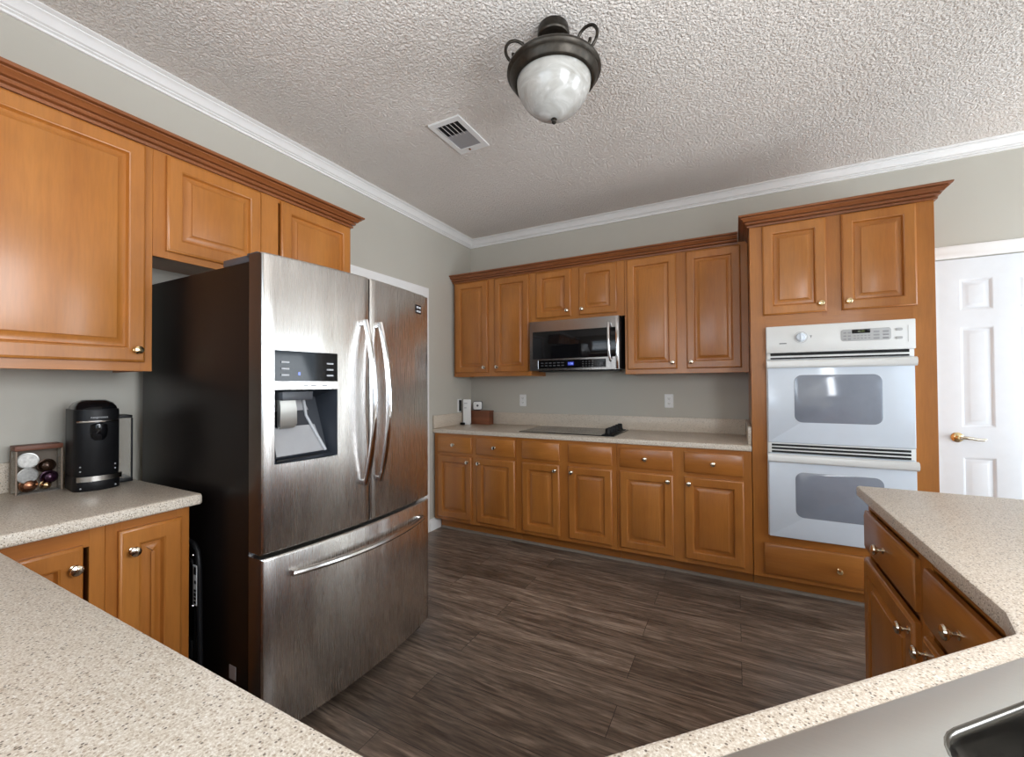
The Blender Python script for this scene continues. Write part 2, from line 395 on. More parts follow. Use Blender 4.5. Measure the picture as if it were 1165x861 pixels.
def window(name, label, axis, a0, a1, z0, z1, nx, nz, Y0):
    root = bpy.data.objects.new(name, None); COL.objects.link(root); root['kind'] = 'structure'; root['label'] = label
    def bx(b, u0, u1, d0, d1, zz0, zz1):
        if axis == 'y': box(b, u0, u1, Y0 - d1, Y0 - d0, zz0, zz1, 0.002, 1)
        else: box(b, Y0 + d0, Y0 + d1, u0, u1, zz0, zz1, 0.002, 1)
    b = B()
    bx(b, a0 - 0.08, a1 + 0.08, -0.018, 0.0, z1, z1 + 0.09); bx(b, a0 - 0.08, a0, -0.018, 0.0, z0, z1); bx(b, a1, a1 + 0.08, -0.018, 0.0, z0, z1)
    bx(b, a0 - 0.1, a1 + 0.1, -0.03, 0.0, z0 - 0.04, z0)
    obj('window_casing', b, WHITE, root)
    b = B(); f = 0.045
    bx(b, a0, a1, 0.05, 0.09, z0, z0 + f); bx(b, a0, a1, 0.05, 0.09, z1 - f, z1); bx(b, a0, a0 + f, 0.05, 0.09, z0 + f, z1 - f); bx(b, a1 - f, a1, 0.05, 0.09, z0 + f, z1 - f)
    for i in range(1, nx):
        u = a0 + (a1 - a0) * i / nx; bx(b, u - 0.02, u + 0.02, 0.052, 0.088, z0 + f, z1 - f)
    for i in range(1, nz):
        zz = z0 + (z1 - z0) * i / nz; bx(b, a0 + f, a1 - f, 0.054, 0.086, zz - 0.015, zz + 0.015)
    obj('window_frame', b, WHITE, root)
    b = B(); bx(b, a0 + f, a1 - f, 0.068, 0.072, z0 + f, z1 - f); obj('pane', b, PANE, root)
window('window_1', 'white framed window over the sink corner', 'x', *W1, 2, 2, XK)
window('window_2', 'white framed window of the breakfast nook', 'y', *W2, 2, 2, YN)
window('added_window_3', 'added white framed window behind the camera, lighting counter and ceiling', 'y', *W3, 2, 2, YK)
window('window_4', 'white framed glazed door of the breakfast nook', 'x', *W4, 2, 1, RX1)

# crown moulding of the room
CP = [(0, ZC - 0.068), (0.014, ZC - 0.068), (0.014, ZC - 0.060), (0.007, ZC - 0.058), (0.007, ZC - 0.055), (0.021, ZC - 0.052), (0.021, ZC - 0.048), (0.016, ZC - 0.0455), (0.030, ZC - 0.043),
      (0.037, ZC - 0.035), (0.047, ZC - 0.023), (0.057, ZC - 0.017), (0.062, ZC - 0.015), (0.062, ZC - 0.011), (0.056, ZC - 0.009), (0.074, ZC - 0.007), (0.082, ZC - 0.003), (0.082, ZC - 0.0002), (0, ZC - 0.0002)]
ring = [(0, YK), (0, 0), (RX1, 0), (RX1, YN)]
bm = B(); molding(bm, ring, CP, (0, 1)); struct('trim_1', bm, WHITE, 'white crown moulding along left wall')
bm = B(); molding(bm, ring, CP, (1, 2)); struct('trim_2', bm, WHITE, 'white crown moulding along back wall')
bm = B(); molding(bm, ring, CP, (2, 3)); struct('trim_3', bm, WHITE, 'white crown moulding along dining side wall')
BP = [(0, 0), (0.014, 0), (0.014, 0.085), (0.010, 0.098), (0.004, 0.105), (0, 0.105)]
bm = B(); molding(bm, [(0, -0.688), (0, -0.535)], BP); struct('baseboard_left', bm, WHITE, 'white baseboard between doorway and base cabinets')
bm = B(); molding(bm, [(4.30, 0), (RX1, 0)], BP); struct('baseboard_back', bm, WHITE, 'white baseboard right of pantry door')
bm = B(); molding(bm, [(RX1, 0), (RX1, -0.20)], BP); struct('baseboard_right', bm, WHITE, 'white baseboard of the dining side')
# quarter-round along the toe kicks
QP = [(0, 0), (0.017, 0), (0.0155, 0.007), (0.011, 0.013), (0.006, 0.016), (0, 0.017)]
bm = B(); molding(bm, [(0.02, -0.5285), (3.387, -0.5285)], QP); struct('trim_4', bm, SHOE, 'dusty shoe moulding along toe kick')

# doors and casings
CASP = [(0, 0.0), (0, 0.016), (0.010, 0.019), (0.030, 0.017), (0.060, 0.011), (0.074, 0.010), (0.082, 0.008), (0.085, 0.0)]
def casing(bm, a0, a1, top, put):
    """mitred door casing around a0..a1 up to top; put(a, out, z) -> world point"""
    path = [(a0, 0.0), (a0, top), (a1, top), (a1, 0.0)]
    loops = []
    for i, (a, z) in enumerate(path):
        lp = []
        for d, out in [(0.003 + q * 0.97, o) for q, o in reversed(CASP)]:
            da = -d if i < 2 else d; dz = d if i in (1, 2) else 0
            lp.append(put(a + da, out, z + dz))
        loops.append(lp)
    loft(bm, loops)
d1 = thing('door_1', 'white cased doorway in left wall behind refrigerator', None); d1['kind'] = 'structure'
bm = B(); casing(bm, D1[0], D1[1], D1[3], lambda a, o, z: (o, a, z)); obj('door_casing', bm, WHITE, d1)
bm = B(); box(bm, -0.05, -0.012, D1[0] + 0.004, D1[1] - 0.004, 0.008, D1[3] - 0.004, 0.002, 1); obj('door_slab', bm, DOORW, d1)
bm = B(); box(bm, -T, -0.06, D1[0], D1[1], 0, D1[3]); obj('door_gap_backing', bm, BACKING, d1)  # added box closing the doorway, blocks sky light at the gaps
d2 = thing('door_2', 'white six panel pantry door right of oven tower', None); d2['kind'] = 'structure'
bm = B(); casing(bm, D2[0], D2[1], D2[3], lambda a, o, z: (a, -o, z)); obj('door_casing', bm, WHITE, d2)
bm = B(); box(bm, D2[0], D2[1], 0.045, T, 0, D2[3]); obj('door_gap_backing', bm, BACKING, d2)  # added backing behind the slab, stops sky shining through the gaps
def six_panel(bm, x0, x1, z0, z1, yb, panels):
    """door face at y=yb with moulded panels (grid built around the panel openings), body going to +y"""
    xs = sorted({x0, x1, *[p[0] for p in panels], *[p[1] for p in panels]}); zs = sorted({z0, z1, *[p[2] for p in panels], *[p[3] for p in panels]})
    V = {}
    def gv(x, z):
        k = (round(x, 5), round(z, 5))
        if k not in V: V[k] = bm.verts.new((x, yb, z))
        return V[k]
    for a, b in zip(xs[:-1], xs[1:]):
        for c, d in zip(zs[:-1], zs[1:]):
            if any(p[0] <= a + 1e-6 and p[1] >= b - 1e-6 and p[2] <= c + 1e-6 and p[3] >= d - 1e-6 for p in panels): continue
            bm.faces.new((gv(a, c), gv(b, c), gv(b, d), gv(a, d)))
    for p in panels:
        loops = [[(x, yb + dd, z) for x, z in rrect(p[0] + i, p[1] - i, p[2] + i, p[3] - i, 0)] for i, dd in ((0, 0), (0.004, 0.0015), (0.016, 0.010), (0.020, 0.010), (0.042, 0.002), (0.045, 0.0015))]
        loft(bm, loops, cap0=False)
    loft(bm, [[(x0, yb, z0), (x1, yb, z0), (x1, yb, z1), (x0, yb, z1)], [(x0, yb + 0.035, z0), (x1, yb + 0.035, z0), (x1, yb + 0.035, z1), (x0, yb + 0.035, z1)]], cap0=False)
    bmesh.ops.remove_doubles(bm, verts=bm.verts, dist=1e-5)
sx0, sx1 = D2[0] + 0.004, D2[1] - 0.004
cols = [(3.690, 3.845), (3.945, 4.100)]
rows = [(1.755, 1.955), (1.020, 1.650), (0.220, 0.835)]
bm = B(); six_panel(bm, sx0, sx1, 0.010, D2[3] - 0.004, -0.004, [(a, b, c, d) for a, b in cols for c, d in rows]); obj('door_slab', bm, DOORW, d2)
bm = B(); RMY = Matrix.Rotation(PI / 2, 4, 'X')
lathe(bm, [(0.0, 0.0), (0.031, 0.0), (0.031, 0.004), (0.024, 0.010), (0.013, 0.013), (0.011, 0.045), (0.0, 0.046)], 24, Matrix.Translation((3.668, -0.004, 0.955)) @ RMY)
hl = obj('door_rosette', bm, BRASS, d2)
bm = B(); tube(bm, [(3.668, -0.046, 0.955), (3.685, -0.052, 0.957), (3.715, -0.054, 0.955), (3.745, -0.052, 0.948), (3.770, -0.050, 0.947), (3.784, -0.048, 0.951)], [0.010, 0.011, 0.0095, 0.0085, 0.009, 0.006], 12)
obj('lever_handle', bm, NICKEL, hl)

# ------------------------------------------------------------------ cabinets
DOOR_PROF = [(0, 0), (0, 0.0125), (0.003, 0.0165), (0.0065, 0.0180), (0.0085, 0.0205), (0.050, 0.0205), (0.0525, 0.0185), (0.055, 0.0180), (0.0580, 0.0080), (0.061, 0.0045),
             (0.066, 0.0045), (0.089, 0.0160), (0.0900, 0.0192), (0.0925, 0.0200)]
DRAWER_PROF = [(0, 0), (0, 0.011), (0.003, 0.0145), (0.012, 0.0178), (0.016, 0.0200)]
KNOB = [(0.0, 0.0), (0.0105, 0.0), (0.0105, 0.002), (0.006, 0.004), (0.0052, 0.012), (0.009, 0.016), (0.0152, 0.020), (0.0165, 0.024), (0.0145, 0.0285), (0.008, 0.031), (0.0, 0.0318)]
def add_knob(parent, x, z, mat, y=-0.02):
    bm = B(); lathe(bm, KNOB, 20, RMY)
    return obj('knob', bm, mat, parent, loc=(x, y, z))
def front(root, kind, x0, z0, x1, z1, d, knob=None, kmat=None, mat=None, name=None):
    """door or drawer front; its own origin is its lower left corner"""
    bm = B(); panel(bm, 0, x1 - x0, 0, z1 - z0, DOOR_PROF if kind == 'door' else DRAWER_PROF)
    o = obj(name or kind, bm, mat or (WV if kind == 'door' else WH), root, loc=(x0, -d, z0))
    if knob: add_knob(o, knob[0] - x0, knob[1] - z0, kmat or NICKEL)
    return o
def face_frame(root, x0, x1, z0, z1, d, stiles, rails, th=0.02):
    for a, b in stiles:
        bm = B(); box(bm, a, b, -d, -d + th, z0, z1, 0.0012, 1); obj('face_frame_stile', bm, WV, root)
    for c, e in rails:
        bm = B(); box(bm, x0 + 0.002, x1 - 0.002, -d + 0.0006, -d + th, c, e, 0.0012, 1); obj('face_frame_rail', bm, WH, root)
def base_unit(name, label, loc, rz, w, d, fronts, stiles, group=None, kmat=None, toe=True, rails=None, setback=0.021):
    r = thing(name, label, 'cabinet', loc, rz, group)
    bm = B(); box(bm, 0.001, w - 0.001, -d + setback, -0.003, 0.105, 0.875, 0.0015, 1); obj('body', bm, WV, r)
    face_frame(r, 0.001, w - 0.001, 0.106, 0.8755, d, stiles, rails or [(0.106, 0.155), (0.672, 0.722), (0.838, 0.8755)])
    if toe:
        bm = B(); box(bm, 0.001, w - 0.001, -d + 0.0965, -d + 0.112, 0.0, 0.1045, 0.001, 1); obj('toe_kick', bm, WH, r)
    for f in fronts: front(r, *f[:5], d, f[5] if len(f) > 5 else None, kmat, name=f[6] if len(f) > 6 else None)
    return r
# three base cabinets of the cooktop run; coordinates of fronts in metres from each unit's left end
dB = 0.625
def base_fronts(x0, spans, knobs=True):
    out = []
    (a, b), (c, e) = [(p - x0, q - x0) for p, q in spans]
    for u, v in ((a, b), (c, e)):
        if knobs: out.append(('drawer', u, 0.712, v, 0.850, ((u + v) / 2, 0.781)))
        else: out.append(('drawer', u, 0.712, v, 0.850, None, 'false_drawer_front'))
    out.append(('door', a, 0.138, b, 0.682, (b - 0.030, 0.640)))
    out.append(('door', c, 0.138, e, 0.682, (c + 0.030, 0.640)))
    return out
runs = [(0.015, 0.846, [(0.058, 0.417), (0.470, 0.842 - 0.006)], True, 'maple base cabinet at left end of cooktop run, in the wall corner'),
        (0.846, 1.665, [(0.903, 1.223), (1.297, 1.630)], False, 'maple base cabinet directly under the cooktop with knobless false drawer fronts'),
        (1.665, 2.517, [(1.688, 2.047), (2.120, 2.470)], True, 'maple base cabinet right of the cooktop, against the oven tower')]
for x0, x1, sp, kn, lab in runs:
    wd = x1 - x0; mid = ((sp[0][1] + sp[1][0]) / 2 - x0)
    base_unit('base_cabinet', lab, (x0, 0, 0), 0, wd, dB, base_fronts(x0, sp, kn), [(0.001, sp[0][0] - x0 + 0.012), (mid - 0.05, mid + 0.05), (sp[1][1] - x0 - 0.012, wd - 0.001)], 'base cabinets below the cooktop counter')

def wall_unit(name, label, loc, rz, w, d, z0, z1, doors, group=None, knobs=True, kz=None, kmat=None):
    r = thing(name, label, 'cabinet', (loc[0], loc[1], z0), rz, group)
    h = z1 - z0
    bm = B(); box(bm, 0.001, w - 0.001, -d + 0.021, -0.003, 0.022, h, 0.001, 1)
    for a, b in ((0.001, 0.016), (w - 0.016, w - 0.001)): box(bm, a, b, -d + 0.021, -0.003, 0.0, 0.0215, 0.001, 1)
    obj('body', bm, WV, r)
    st = [(0.001, doors[0][0] + 0.012)] + [((p[1] + q[0]) / 2 - 0.045, (p[1] + q[0]) / 2 + 0.045) for p, q in zip(doors[:-1], doors[1:])] + [(doors[-1][1] - 0.012, w - 0.001)]
    face_frame(r, 0.001, w - 0.001, 0.0, h, d, st, [(0.0, doors[0][2] - z0 + 0.012), (doors[0][3] - z0 - 0.012, h)])
    for i, dr in enumerate(doors):
        kn = None
        if knobs: kn = ((dr[1] - 0.030) if dr[4] == 'r' else (dr[0] + 0.030), dr[2] - z0 + 0.047)
        front(r, 'door', dr[0], dr[2] - z0, dr[1], dr[3] - z0, d, kn, kmat)
    return r
dU = 0.3225; ZT = 2.30
def wd_(x0, spans, z0, z1): return [(spans[0][0] - x0, spans[0][1] - x0, z0, z1, 'r'), (spans[1][0] - x0, spans[1][1] - x0, z0, z1, 'l')]
wall_unit('wall_cabinet', 'tall maple wall cabinet left of the microwave', (0.022, 0), 0, 0.823, dU, 1.382, ZT, wd_(0.022, [(0.046, 0.403), (0.481, 0.828)], 1.420, 2.277), 'wall cabinets above the cooktop run')
wall_unit('wall_cabinet', 'short maple wall cabinet directly above the microwave', (0.845, 0), 0, 0.818, dU, 1.848, ZT, wd_(0.845, [(0.902, 1.220), (1.291, 1.604)], 1.878, 2.274), 'wall cabinets above the cooktop run')
wall_unit('wall_cabinet', 'tall maple wall cabinet between microwave and oven tower', (1.663, 0), 0, 0.854, dU, 1.382, ZT, wd_(1.663, [(1.684, 2.048), (2.116, 2.471)], 1.417, 2.277), 'wall cabinets above the cooktop run')
CCP = [(0.0, 2.286), (0.011, 2.286), (0.012, 2.295), (0.005, 2.298), (0.005, 2.301), (0.019, 2.304), (0.023, 2.310), (0.023, 2.314), (0.017, 2.317), (0.017, 2.319), (0.030, 2.321), (0.038, 2.331), (0.047, 2.337), (0.047, 2.340), (0.041, 2.342), (0.041, 2.344), (0.057, 2.346), (0.060, 2.351), (0.060, 2.357), (0.0, 2.357)]
bm = B(); molding(bm, [(0.022, -0.02), (0.022, -dU), (2.455, -dU)], [(max(o, 0.0005), z) for o, z in CCP], (0, 2))
# left return lies against the wall: keep it within the room
for v in bm.verts: v.co.x = max(v.co.x, 0.002)
tag(obj('cabinet_crown_moulding', bm, WCX, smooth=24), 'reddish crown moulding on top of the wall cabinets around the microwave', 'moulding')

# left wall: cabinet above the coffee machine, cabinet above the refrigerator
PL = PI / 2
big = wall_unit('wall_cabinet', 'large maple wall cabinet with wide doors above the coffee machine', (0, -4.0), PL, 1.150, dU, 1.370, ZT, [(0.03, 0.555, 1.405, 2.280, 'r'), (0.592, 1.121, 1.405, 2.280, 'r')], None, kmat=BRASS)
wall_unit('wall_cabinet', 'short maple wall cabinet above the refrigerator', (0, -2.8515), PL, 1.0115, dU, 1.845, ZT, [(0.0445, 0.4415, 1.875, 2.278, 'r'), (0.5485, 0.9935, 1.875, 2.278, 'l')], None, knobs=False)
bm = B(); molding(bm, [(dU, -4.0), (dU, -1.840), (0.003, -1.840)], [(max(o, 0.0005), z) for o, z in CCP])
tag(obj('cabinet_crown_moulding', bm, WCY, smooth=24), 'reddish crown moulding on top of the cabinets over the refrigerator', 'moulding')

# oven tower
TX0, TX1, dT = 2.518, 3.387, 0.630
tw = thing('oven_tower_cabinet', 'tall maple oven tower cabinet holding the white double oven', 'cabinet', (TX0, 0, 0))
w_ = TX1 - TX0
bm = B()
box(bm, 0.001, 0.020, -dT + 0.02, -0.003, 0.105, 2.30, 0.001, 1); box(bm, w_ - 0.020, w_ - 0.001, -dT + 0.02, -0.003, 0.105, 2.30, 0.001, 1)
box(bm, 0.0205, w_ - 0.0205, -dT + 0.021, -0.003, 1.665, 2.30); box(bm, 0.0205, w_ - 0.0205, -dT + 0.021, -0.003, 0.105, 0.355); box(bm, 0.0205, w_ - 0.0205, -0.02, -0.003, 0.356, 1.664)
obj('body', bm, WV, tw)
for a, b, c in ((0.001, 0.0835, 0.106), (w_ - 0.0965, w_ - 0.001, 0.106), (0.37, 0.49, 1.70)):
    bm = B(); box(bm, a, b, -dT, -dT + 0.0195, c, 2.30, 0.001, 1); obj('face_frame_stile', bm, WV, tw)
for c, e in ((0.106, 0.155), (0.30, 0.372), (1.652, 1.745), (2.262, 2.30)):
    bm = B(); box(bm, 0.003, w_ - 0.003, -dT + 0.0006, -dT + 0.0195, c, e, 0.001, 1); obj('face_frame_rail', bm, WH, tw)
bm = B(); box(bm, 0.001, w_ - 0.001, -dB + 0.0965, -dB + 0.112, 0, 0.1045, 0.001, 1); obj('toe_kick', bm, WH, tw)
front(tw, 'door', 2.587 - TX0, 1.724, 2.910 - TX0, 2.280, dT, (2.910 - TX0 - 0.030, 1.772), BRASS)
front(tw, 'door', 2.981 - TX0, 1.724, 3.309 - TX0, 2.280, dT, (2.981 - TX0 + 0.030, 1.772), BRASS)
front(tw, 'drawer', 2.577 - TX0, 0.134, 3.312 - TX0, 0.320, dT, (2.945 - TX0, 0.225), BRASS)
bm = B(); molding(bm, [(0.0, -0.10), (0.0, -dT), (w_, -dT), (w_, -0.003)], [(max(o, 0.0005), z) for o, z in CCP])
obj('crown_moulding', bm, WCX, tw, smooth=24)

# left base cabinets under the coffee machine
dL = 0.660
base_unit('base_cabinet', 'narrow maple base cabinet under the coffee machine, beside the refrigerator', (0, -3.105, 0), PL, 0.235, dL,
          [('door', 0.030, 0.138, 0.205, 0.842, (0.062, 0.772))], [(0.001, 0.042), (0.193, 0.234)], None, rails=[(0.106, 0.155), (0.825, 0.8755)])
r = base_unit('base_cabinet', 'maple corner base cabinet with a dark gap beside its door, in the counter corner', (0, -3.385, 0), PL, 0.2815, dL,
          [], [(0.001, 0.042), (0.243, 0.2805)], None, rails=[(0.106, 0.155), (0.815, 0.8755)], setback=0.20)
front(r, 'door', 0.030, 0.138, 0.226, 0.826, dL, (0.203, 0.765))

# base cabinets hidden below the near counter, and the peninsula
base_unit('base_cabinet', 'maple base cabinet hidden below the foreground countertop', (2.10, -4.0, 0), PI, 2.08, 0.60,
          [('drawer', 0.06, 0.712, 0.68, 0.850, (0.37, 0.781)), ('door', 0.06, 0.138, 0.36, 0.682, (0.33, 0.640)), ('door', 0.38, 0.138, 0.68, 0.682, (0.41, 0.640)), ('drawer', 0.74, 0.712, 1.34, 0.850, (1.04, 0.781)), ('door', 0.74, 0.138, 1.34, 0.682, (0.77, 0.640))],
          [(0.001, 0.07), (0.67, 0.75), (1.33, 1.40), (2.02, 2.079)])
base_unit('base_cabinet', 'shaded maple base cabinet of the right-hand peninsula with two drawers over two doors', (3.475, -1.672, 0), -PL, 1.000, 0.612,
          [('drawer', 0.012, 0.690, 0.502, 0.832, (0.257, 0.765)), ('drawer', 0.567, 0.690, 0.985, 0.832, (0.780, 0.770)),
           ('door', 0.012, 0.138, 0.502, 0.660, (0.474, 0.625)), ('door', 0.567, 0.138, 0.985, 0.660, (0.597, 0.625))],
          [(0.001, 0.022), (0.49, 0.58), (0.975, 0.999)])
U45 = Vector((1, 1, 0)).normalized(); V45 = Vector((1, -1, 0)).normalized(); P45 = Vector((2.5076, -3.0349, 0))
sb = thing('sink_base_cabinet', 'maple cabinet front set diagonally below the steel sink', 'cabinet', P45 + V45 * 0.04, PI + PI / 4)
# local frame: +x runs along -U45, -y points to the kitchen
bm = B(); box(bm, -0.44, 0.44, 0.0, 0.018, 0.105, 0.68, 0.001, 1); box(bm, -0.44, 0.44, 0.004, 0.018, 0.68, 0.8755); obj('body', bm, WV, sb)
bm = B(); box(bm, -0.44, 0.44, 0.075, 0.09, 0.0, 0.1045); obj('toe_kick', bm, WH, sb)
front(sb, 'drawer', -0.40, 0.712, 0.40, 0.850, -0.004, None, name='false_drawer_front')
front(sb, 'door', -0.40, 0.138, -0.01, 0.682, 0.0, (-0.04, 0.64)); front(sb, 'door', 0.01, 0.138, 0.40, 0.682, 0.0, (0.04, 0.64))

# ------------------------------------------------------------------ countertops
def slab(bm, poly, z0, z1, hole=None, e=0.007):
    poly = [Vector(p) for p in poly]
    prof = [(0.003, z0), (0, z0 + 0.004), (0, z1 - e), (e * 0.3, z1 - e * 0.3), (e, z1)]
    rows = loft(bm, [[(p.x, p.y, z) for p in offset_poly(poly, d)] for d, z in prof], False, False)
    if hole is None:
        bm.faces.new(rows[-1]); bm.faces.new(list(reversed(rows[0])))
    else:
        hr = loft(bm, [[(p[0], p[1], z) for p in hole] for z in (z0, z1)], False, False)
        for row, hrow in ((rows[0], hr[0]), (rows[-1], hr[1])):
            es = []
            for lp in (row, hrow):
                for i in range(len(lp)): es.append(bm.edges.get((lp[i], lp[(i + 1) % len(lp)])))
            bmesh.ops.triangle_fill(bm, use_beauty=True, use_dissolve=False, edges=es)
def round_poly(pts, rad, n=6):
    out = []; m = len(pts)
    for i in range(m):
        p = Vector(pts[i]); r = rad[i]
        if r <= 0: out.append(p); continue
        a = (Vector(pts[i - 1]) - p).normalized(); b = (Vector(pts[(i + 1) % m]) - p).normalized()
        t = r / math.tan(math.acos(max(-1, min(1, a.dot(b)))) / 2)
        s, e = p + a * t, p + b * t
        for k in range(n + 1):
            u = k / n; out.append((1 - u) ** 2 * s + 2 * u * (1 - u) * p + u * u * e)
    return out
CZ0, CZ1 = 0.8765, 0.914
ct = thing('countertop', 'speckled beige laminate countertop on the far wall, holding the black cooktop', 'countertop', (0, 0, CZ0))
bm = B(); slab(bm, [(0.002, -0.655 + 0.014), (TX0 - 0.002, -0.641), (TX0 - 0.002, -0.002), (0.002, -0.002)], CZ0, CZ1); obj('worktop', bm, COUNTER, ct, True)
bm = B(); box(bm, 0.022, TX0 - 0.022, -0.021, -0.002, CZ1, 1.030, 0.003); tag(obj('backsplash', bm, COUNTER), 'long speckled beige backsplash strip along the wall behind the cooktop', 'backsplash')
bm = B(); box(bm, 0.002, 0.021, -0.639, -0.002, CZ1, 1.030, 0.003); tag(obj('backsplash', bm, COUNTER), 'short speckled beige backsplash strip on the left wall by the doorway casing', 'backsplash')
bm = B(); box(bm, TX0 - 0.021, TX0 - 0.002, -0.620, -0.002, CZ1, 1.030, 0.003); tag(obj('backsplash', bm, COUNTER), 'speckled beige backsplash strip against the side of the oven tower', 'backsplash')
# U-shaped near counter with the diagonal sink corner
upoly = round_poly([(0.002, -4.0), (3.495, -4.0), (3.495, -1.642), (2.8326, -1.642), (2.8326, -2.650), (2.812, -2.7305), (2.1826, -3.360), (0.693, -3.360), (0.693, -2.838), (0.002, -2.838)],
                   [0, 0.03, 0.02, 0.012, 0.01, 0, 0.02, 0.02, 0.022, 0])
def S45(u, t): p = P45 + U45 * u + V45 * t; return (p.x, p.y)
hole = [S45(u, t) for u, t in rrect(-0.405, 0.405, 0.066, 0.585, 0.03)]
ct2 = thing('countertop', 'long speckled beige countertop across the foreground with steel sink and coffee machine', 'countertop', (0, -3.36, CZ0))
bm = B(); slab(bm, upoly, CZ0, CZ1, hole, 0.010); obj('worktop', bm, COUNTER, ct2, True)
bm = B(); box(bm, 0.002, 0.021, -4.0, -2.840, CZ1, 1.026, 0.003); tag(obj('backsplash', bm, COUNTER), 'speckled beige backsplash strip behind the coffee machine and capsule holder', 'backsplash')

# ------------------------------------------------------------------ sink
sk = thing('kitchen_sink', 'satin stainless steel double sink set diagonally in the near counter corner', 'sink', (P45.x, P45.y, CZ1))
def w45(loop, z): return [(*S45(u, t), z) for u, t in loop]
bowls = [(0.032, 0.385, 0.102, 0.500), (-0.385, -0.032, 0.102, 0.500)]
bm = B(); e = 0.004
outl = lambda d: rrect(-0.42 + d, 0.42 - d, 0.044 + d, 0.605 - d, 0.03 - d * 0.5)
rows = loft(bm, [w45(outl(0), CZ1 + 0.0002), w45(outl(0.001), CZ1 + 0.0025), w45(outl(0.004), CZ1 + 0.0042)], False, False)
es = [bm.edges.get((rows[-1][i], rows[-1][(i + 1) % len(rows[-1])])) for i in range(len(rows[-1]))]
for b_ in bowls:
    lp = [bm.verts.new(p) for p in w45(rrect(b_[0] - 0.007, b_[1] + 0.007, b_[2] - 0.007, b_[3] + 0.007, 0.070, 8), CZ1 + 0.0042)]
    es += [bm.edges.new((lp[i], lp[(i + 1) % len(lp)])) for i in range(len(lp))]
bmesh.ops.triangle_fill(bm, use_beauty=True, use_dissolve=False, edges=es)
obj('sink_deck', bm, STEEL_S, sk, True, smooth=50)
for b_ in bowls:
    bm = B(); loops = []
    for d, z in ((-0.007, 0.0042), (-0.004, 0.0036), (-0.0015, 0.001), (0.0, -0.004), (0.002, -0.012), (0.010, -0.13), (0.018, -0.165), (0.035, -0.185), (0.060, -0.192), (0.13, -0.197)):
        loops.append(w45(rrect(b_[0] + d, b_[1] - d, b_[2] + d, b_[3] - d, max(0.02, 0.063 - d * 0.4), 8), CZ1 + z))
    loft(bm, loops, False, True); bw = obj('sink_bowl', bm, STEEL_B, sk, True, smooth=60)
    c = S45((b_[0] + b_[1]) / 2, (b_[2] + b_[3]) / 2)
    bm = B(); lathe(bm, [(0.0, 0.0005), (0.045, 0.0005), (0.047, 0.003), (0.041, 0.0035), (0.037, 0.0015), (0.0, 0.0012)], 28, Matrix.Translation((c[0] - sk.location.x, c[1] - sk.location.y, -0.197)))
    obj('drain', bm, CHROME, bw)

# ------------------------------------------------------------------ cooktop
ck = thing('cooktop', 'black glass electric cooktop set in the back counter', 'cooktop', (1.232, -0.31, CZ1))
bm = B(); panel(bm, -0.395, 0.398, -0.255, 0.240, [(0, 0), (0, 0.004), (0.003, 0.006), (0.006, 0.006)], 0.012)
for v in bm.verts: v.co = Vector((v.co.x, v.co.z, -v.co.y + 0.0003))
obj('glass_top', bm, BLACKG, ck)
bm = B()
for x, y, rr in ((-0.24, -0.11, 0.10), (-0.24, 0.12, 0.08), (0.06, -0.11, 0.08), (0.06, 0.12, 0.10)):
    for r2 in (rr, rr * 0.62):
        tube(bm, [(x + r2 * math.cos(a * PI / 24), y + r2 * math.sin(a * PI / 24), 0.0064) for a in range(48)], 0.0012, 4, True, 0.3)
obj('burner_rings', bm, PRINT, ck)
bm = B(); box(bm, 0.298, 0.378, -0.235, 0.215, 0.0062, 0.0105, 0.0015); obj('control_strip', bm, BLACKM, ck)
for k in range(5):
    bm = B(); lathe(bm, [(0, 0), (0.026, 0), (0.027, 0.006), (0.021, 0.009), (0.0195, 0.040), (0.017, 0.043), (0, 0.0435)], 22)
    box(bm, -0.004, 0.004, -0.018, 0.018, 0.043, 0.049, 0.001, 1)
    o = obj('control_knob', bm, BLACKM, ck, loc=(0.338, -0.195 + k * 0.094, 0.0106), rot=(0, 0, 0.3 * k))
    bm = B(); box(bm, -0.0012, 0.0012, -0.0205, -0.006, 0.0492, 0.0496); obj('pointer', bm, CHROME, o)

# ------------------------------------------------------------------ microwave
mw = thing('microwave', 'stainless over-the-range microwave hanging below the short cabinet', 'microwave', (0.868, 0, 1.414))
mwW, mwH, mwD = 0.772, 0.428, 0.378
bm = B(); box(bm, 0.0, mwW, -mwD, -0.003, 0.012, mwH, 0.003); box(bm, 0.06, mwW - 0.06, -mwD + 0.02, -0.08, 0.0, 0.0118, 0.002, 1); obj('body', bm, BLACKM, mw)
bm = B()
for a, b, c, e in ((0.002, 0.030, 0.106, 0.338), (0.742, 0.768, 0.106, 0.338), (0.002, 0.768, 0.338, 0.426), (0.002, 0.768, 0.092, 0.106), (0.002, 0.768, 0.008, 0.026), (0.002, 0.085, 0.026, 0.092), (0.664, 0.768, 0.026, 0.092)):
    box(bm, a, b, -mwD - 0.027, -mwD - 0.0005, c, e)
bmesh.ops.remove_doubles(bm, verts=bm.verts, dist=1e-5)
dr = obj('door_frame', bm, STEEL, mw)
bm = B(); box(bm, 0.0305, 0.7415, -mwD - 0.024, -mwD - 0.001, 0.1065, 0.3375, 0.002); obj('door_glass', bm, BLACKG, dr)
bm = B(); tube(bm, [(0.694, -mwD - 0.026, 0.375), (0.694, -mwD - 0.055, 0.368), (0.695, -mwD - 0.066, 0.335), (0.697, -mwD - 0.070, 0.225), (0.700, -mwD - 0.066, 0.115), (0.702, -mwD - 0.055, 0.082), (0.702, -mwD - 0.026, 0.075)], 0.0105, 12)
obj('handle', bm, CHROME, dr)
bm = B(); box(bm, 0.086, 0.663, -mwD - 0.0255, -mwD - 0.001, 0.0265, 0.0915, 0.001, 1); cp = obj('control_panel', bm, BLACKG, mw)
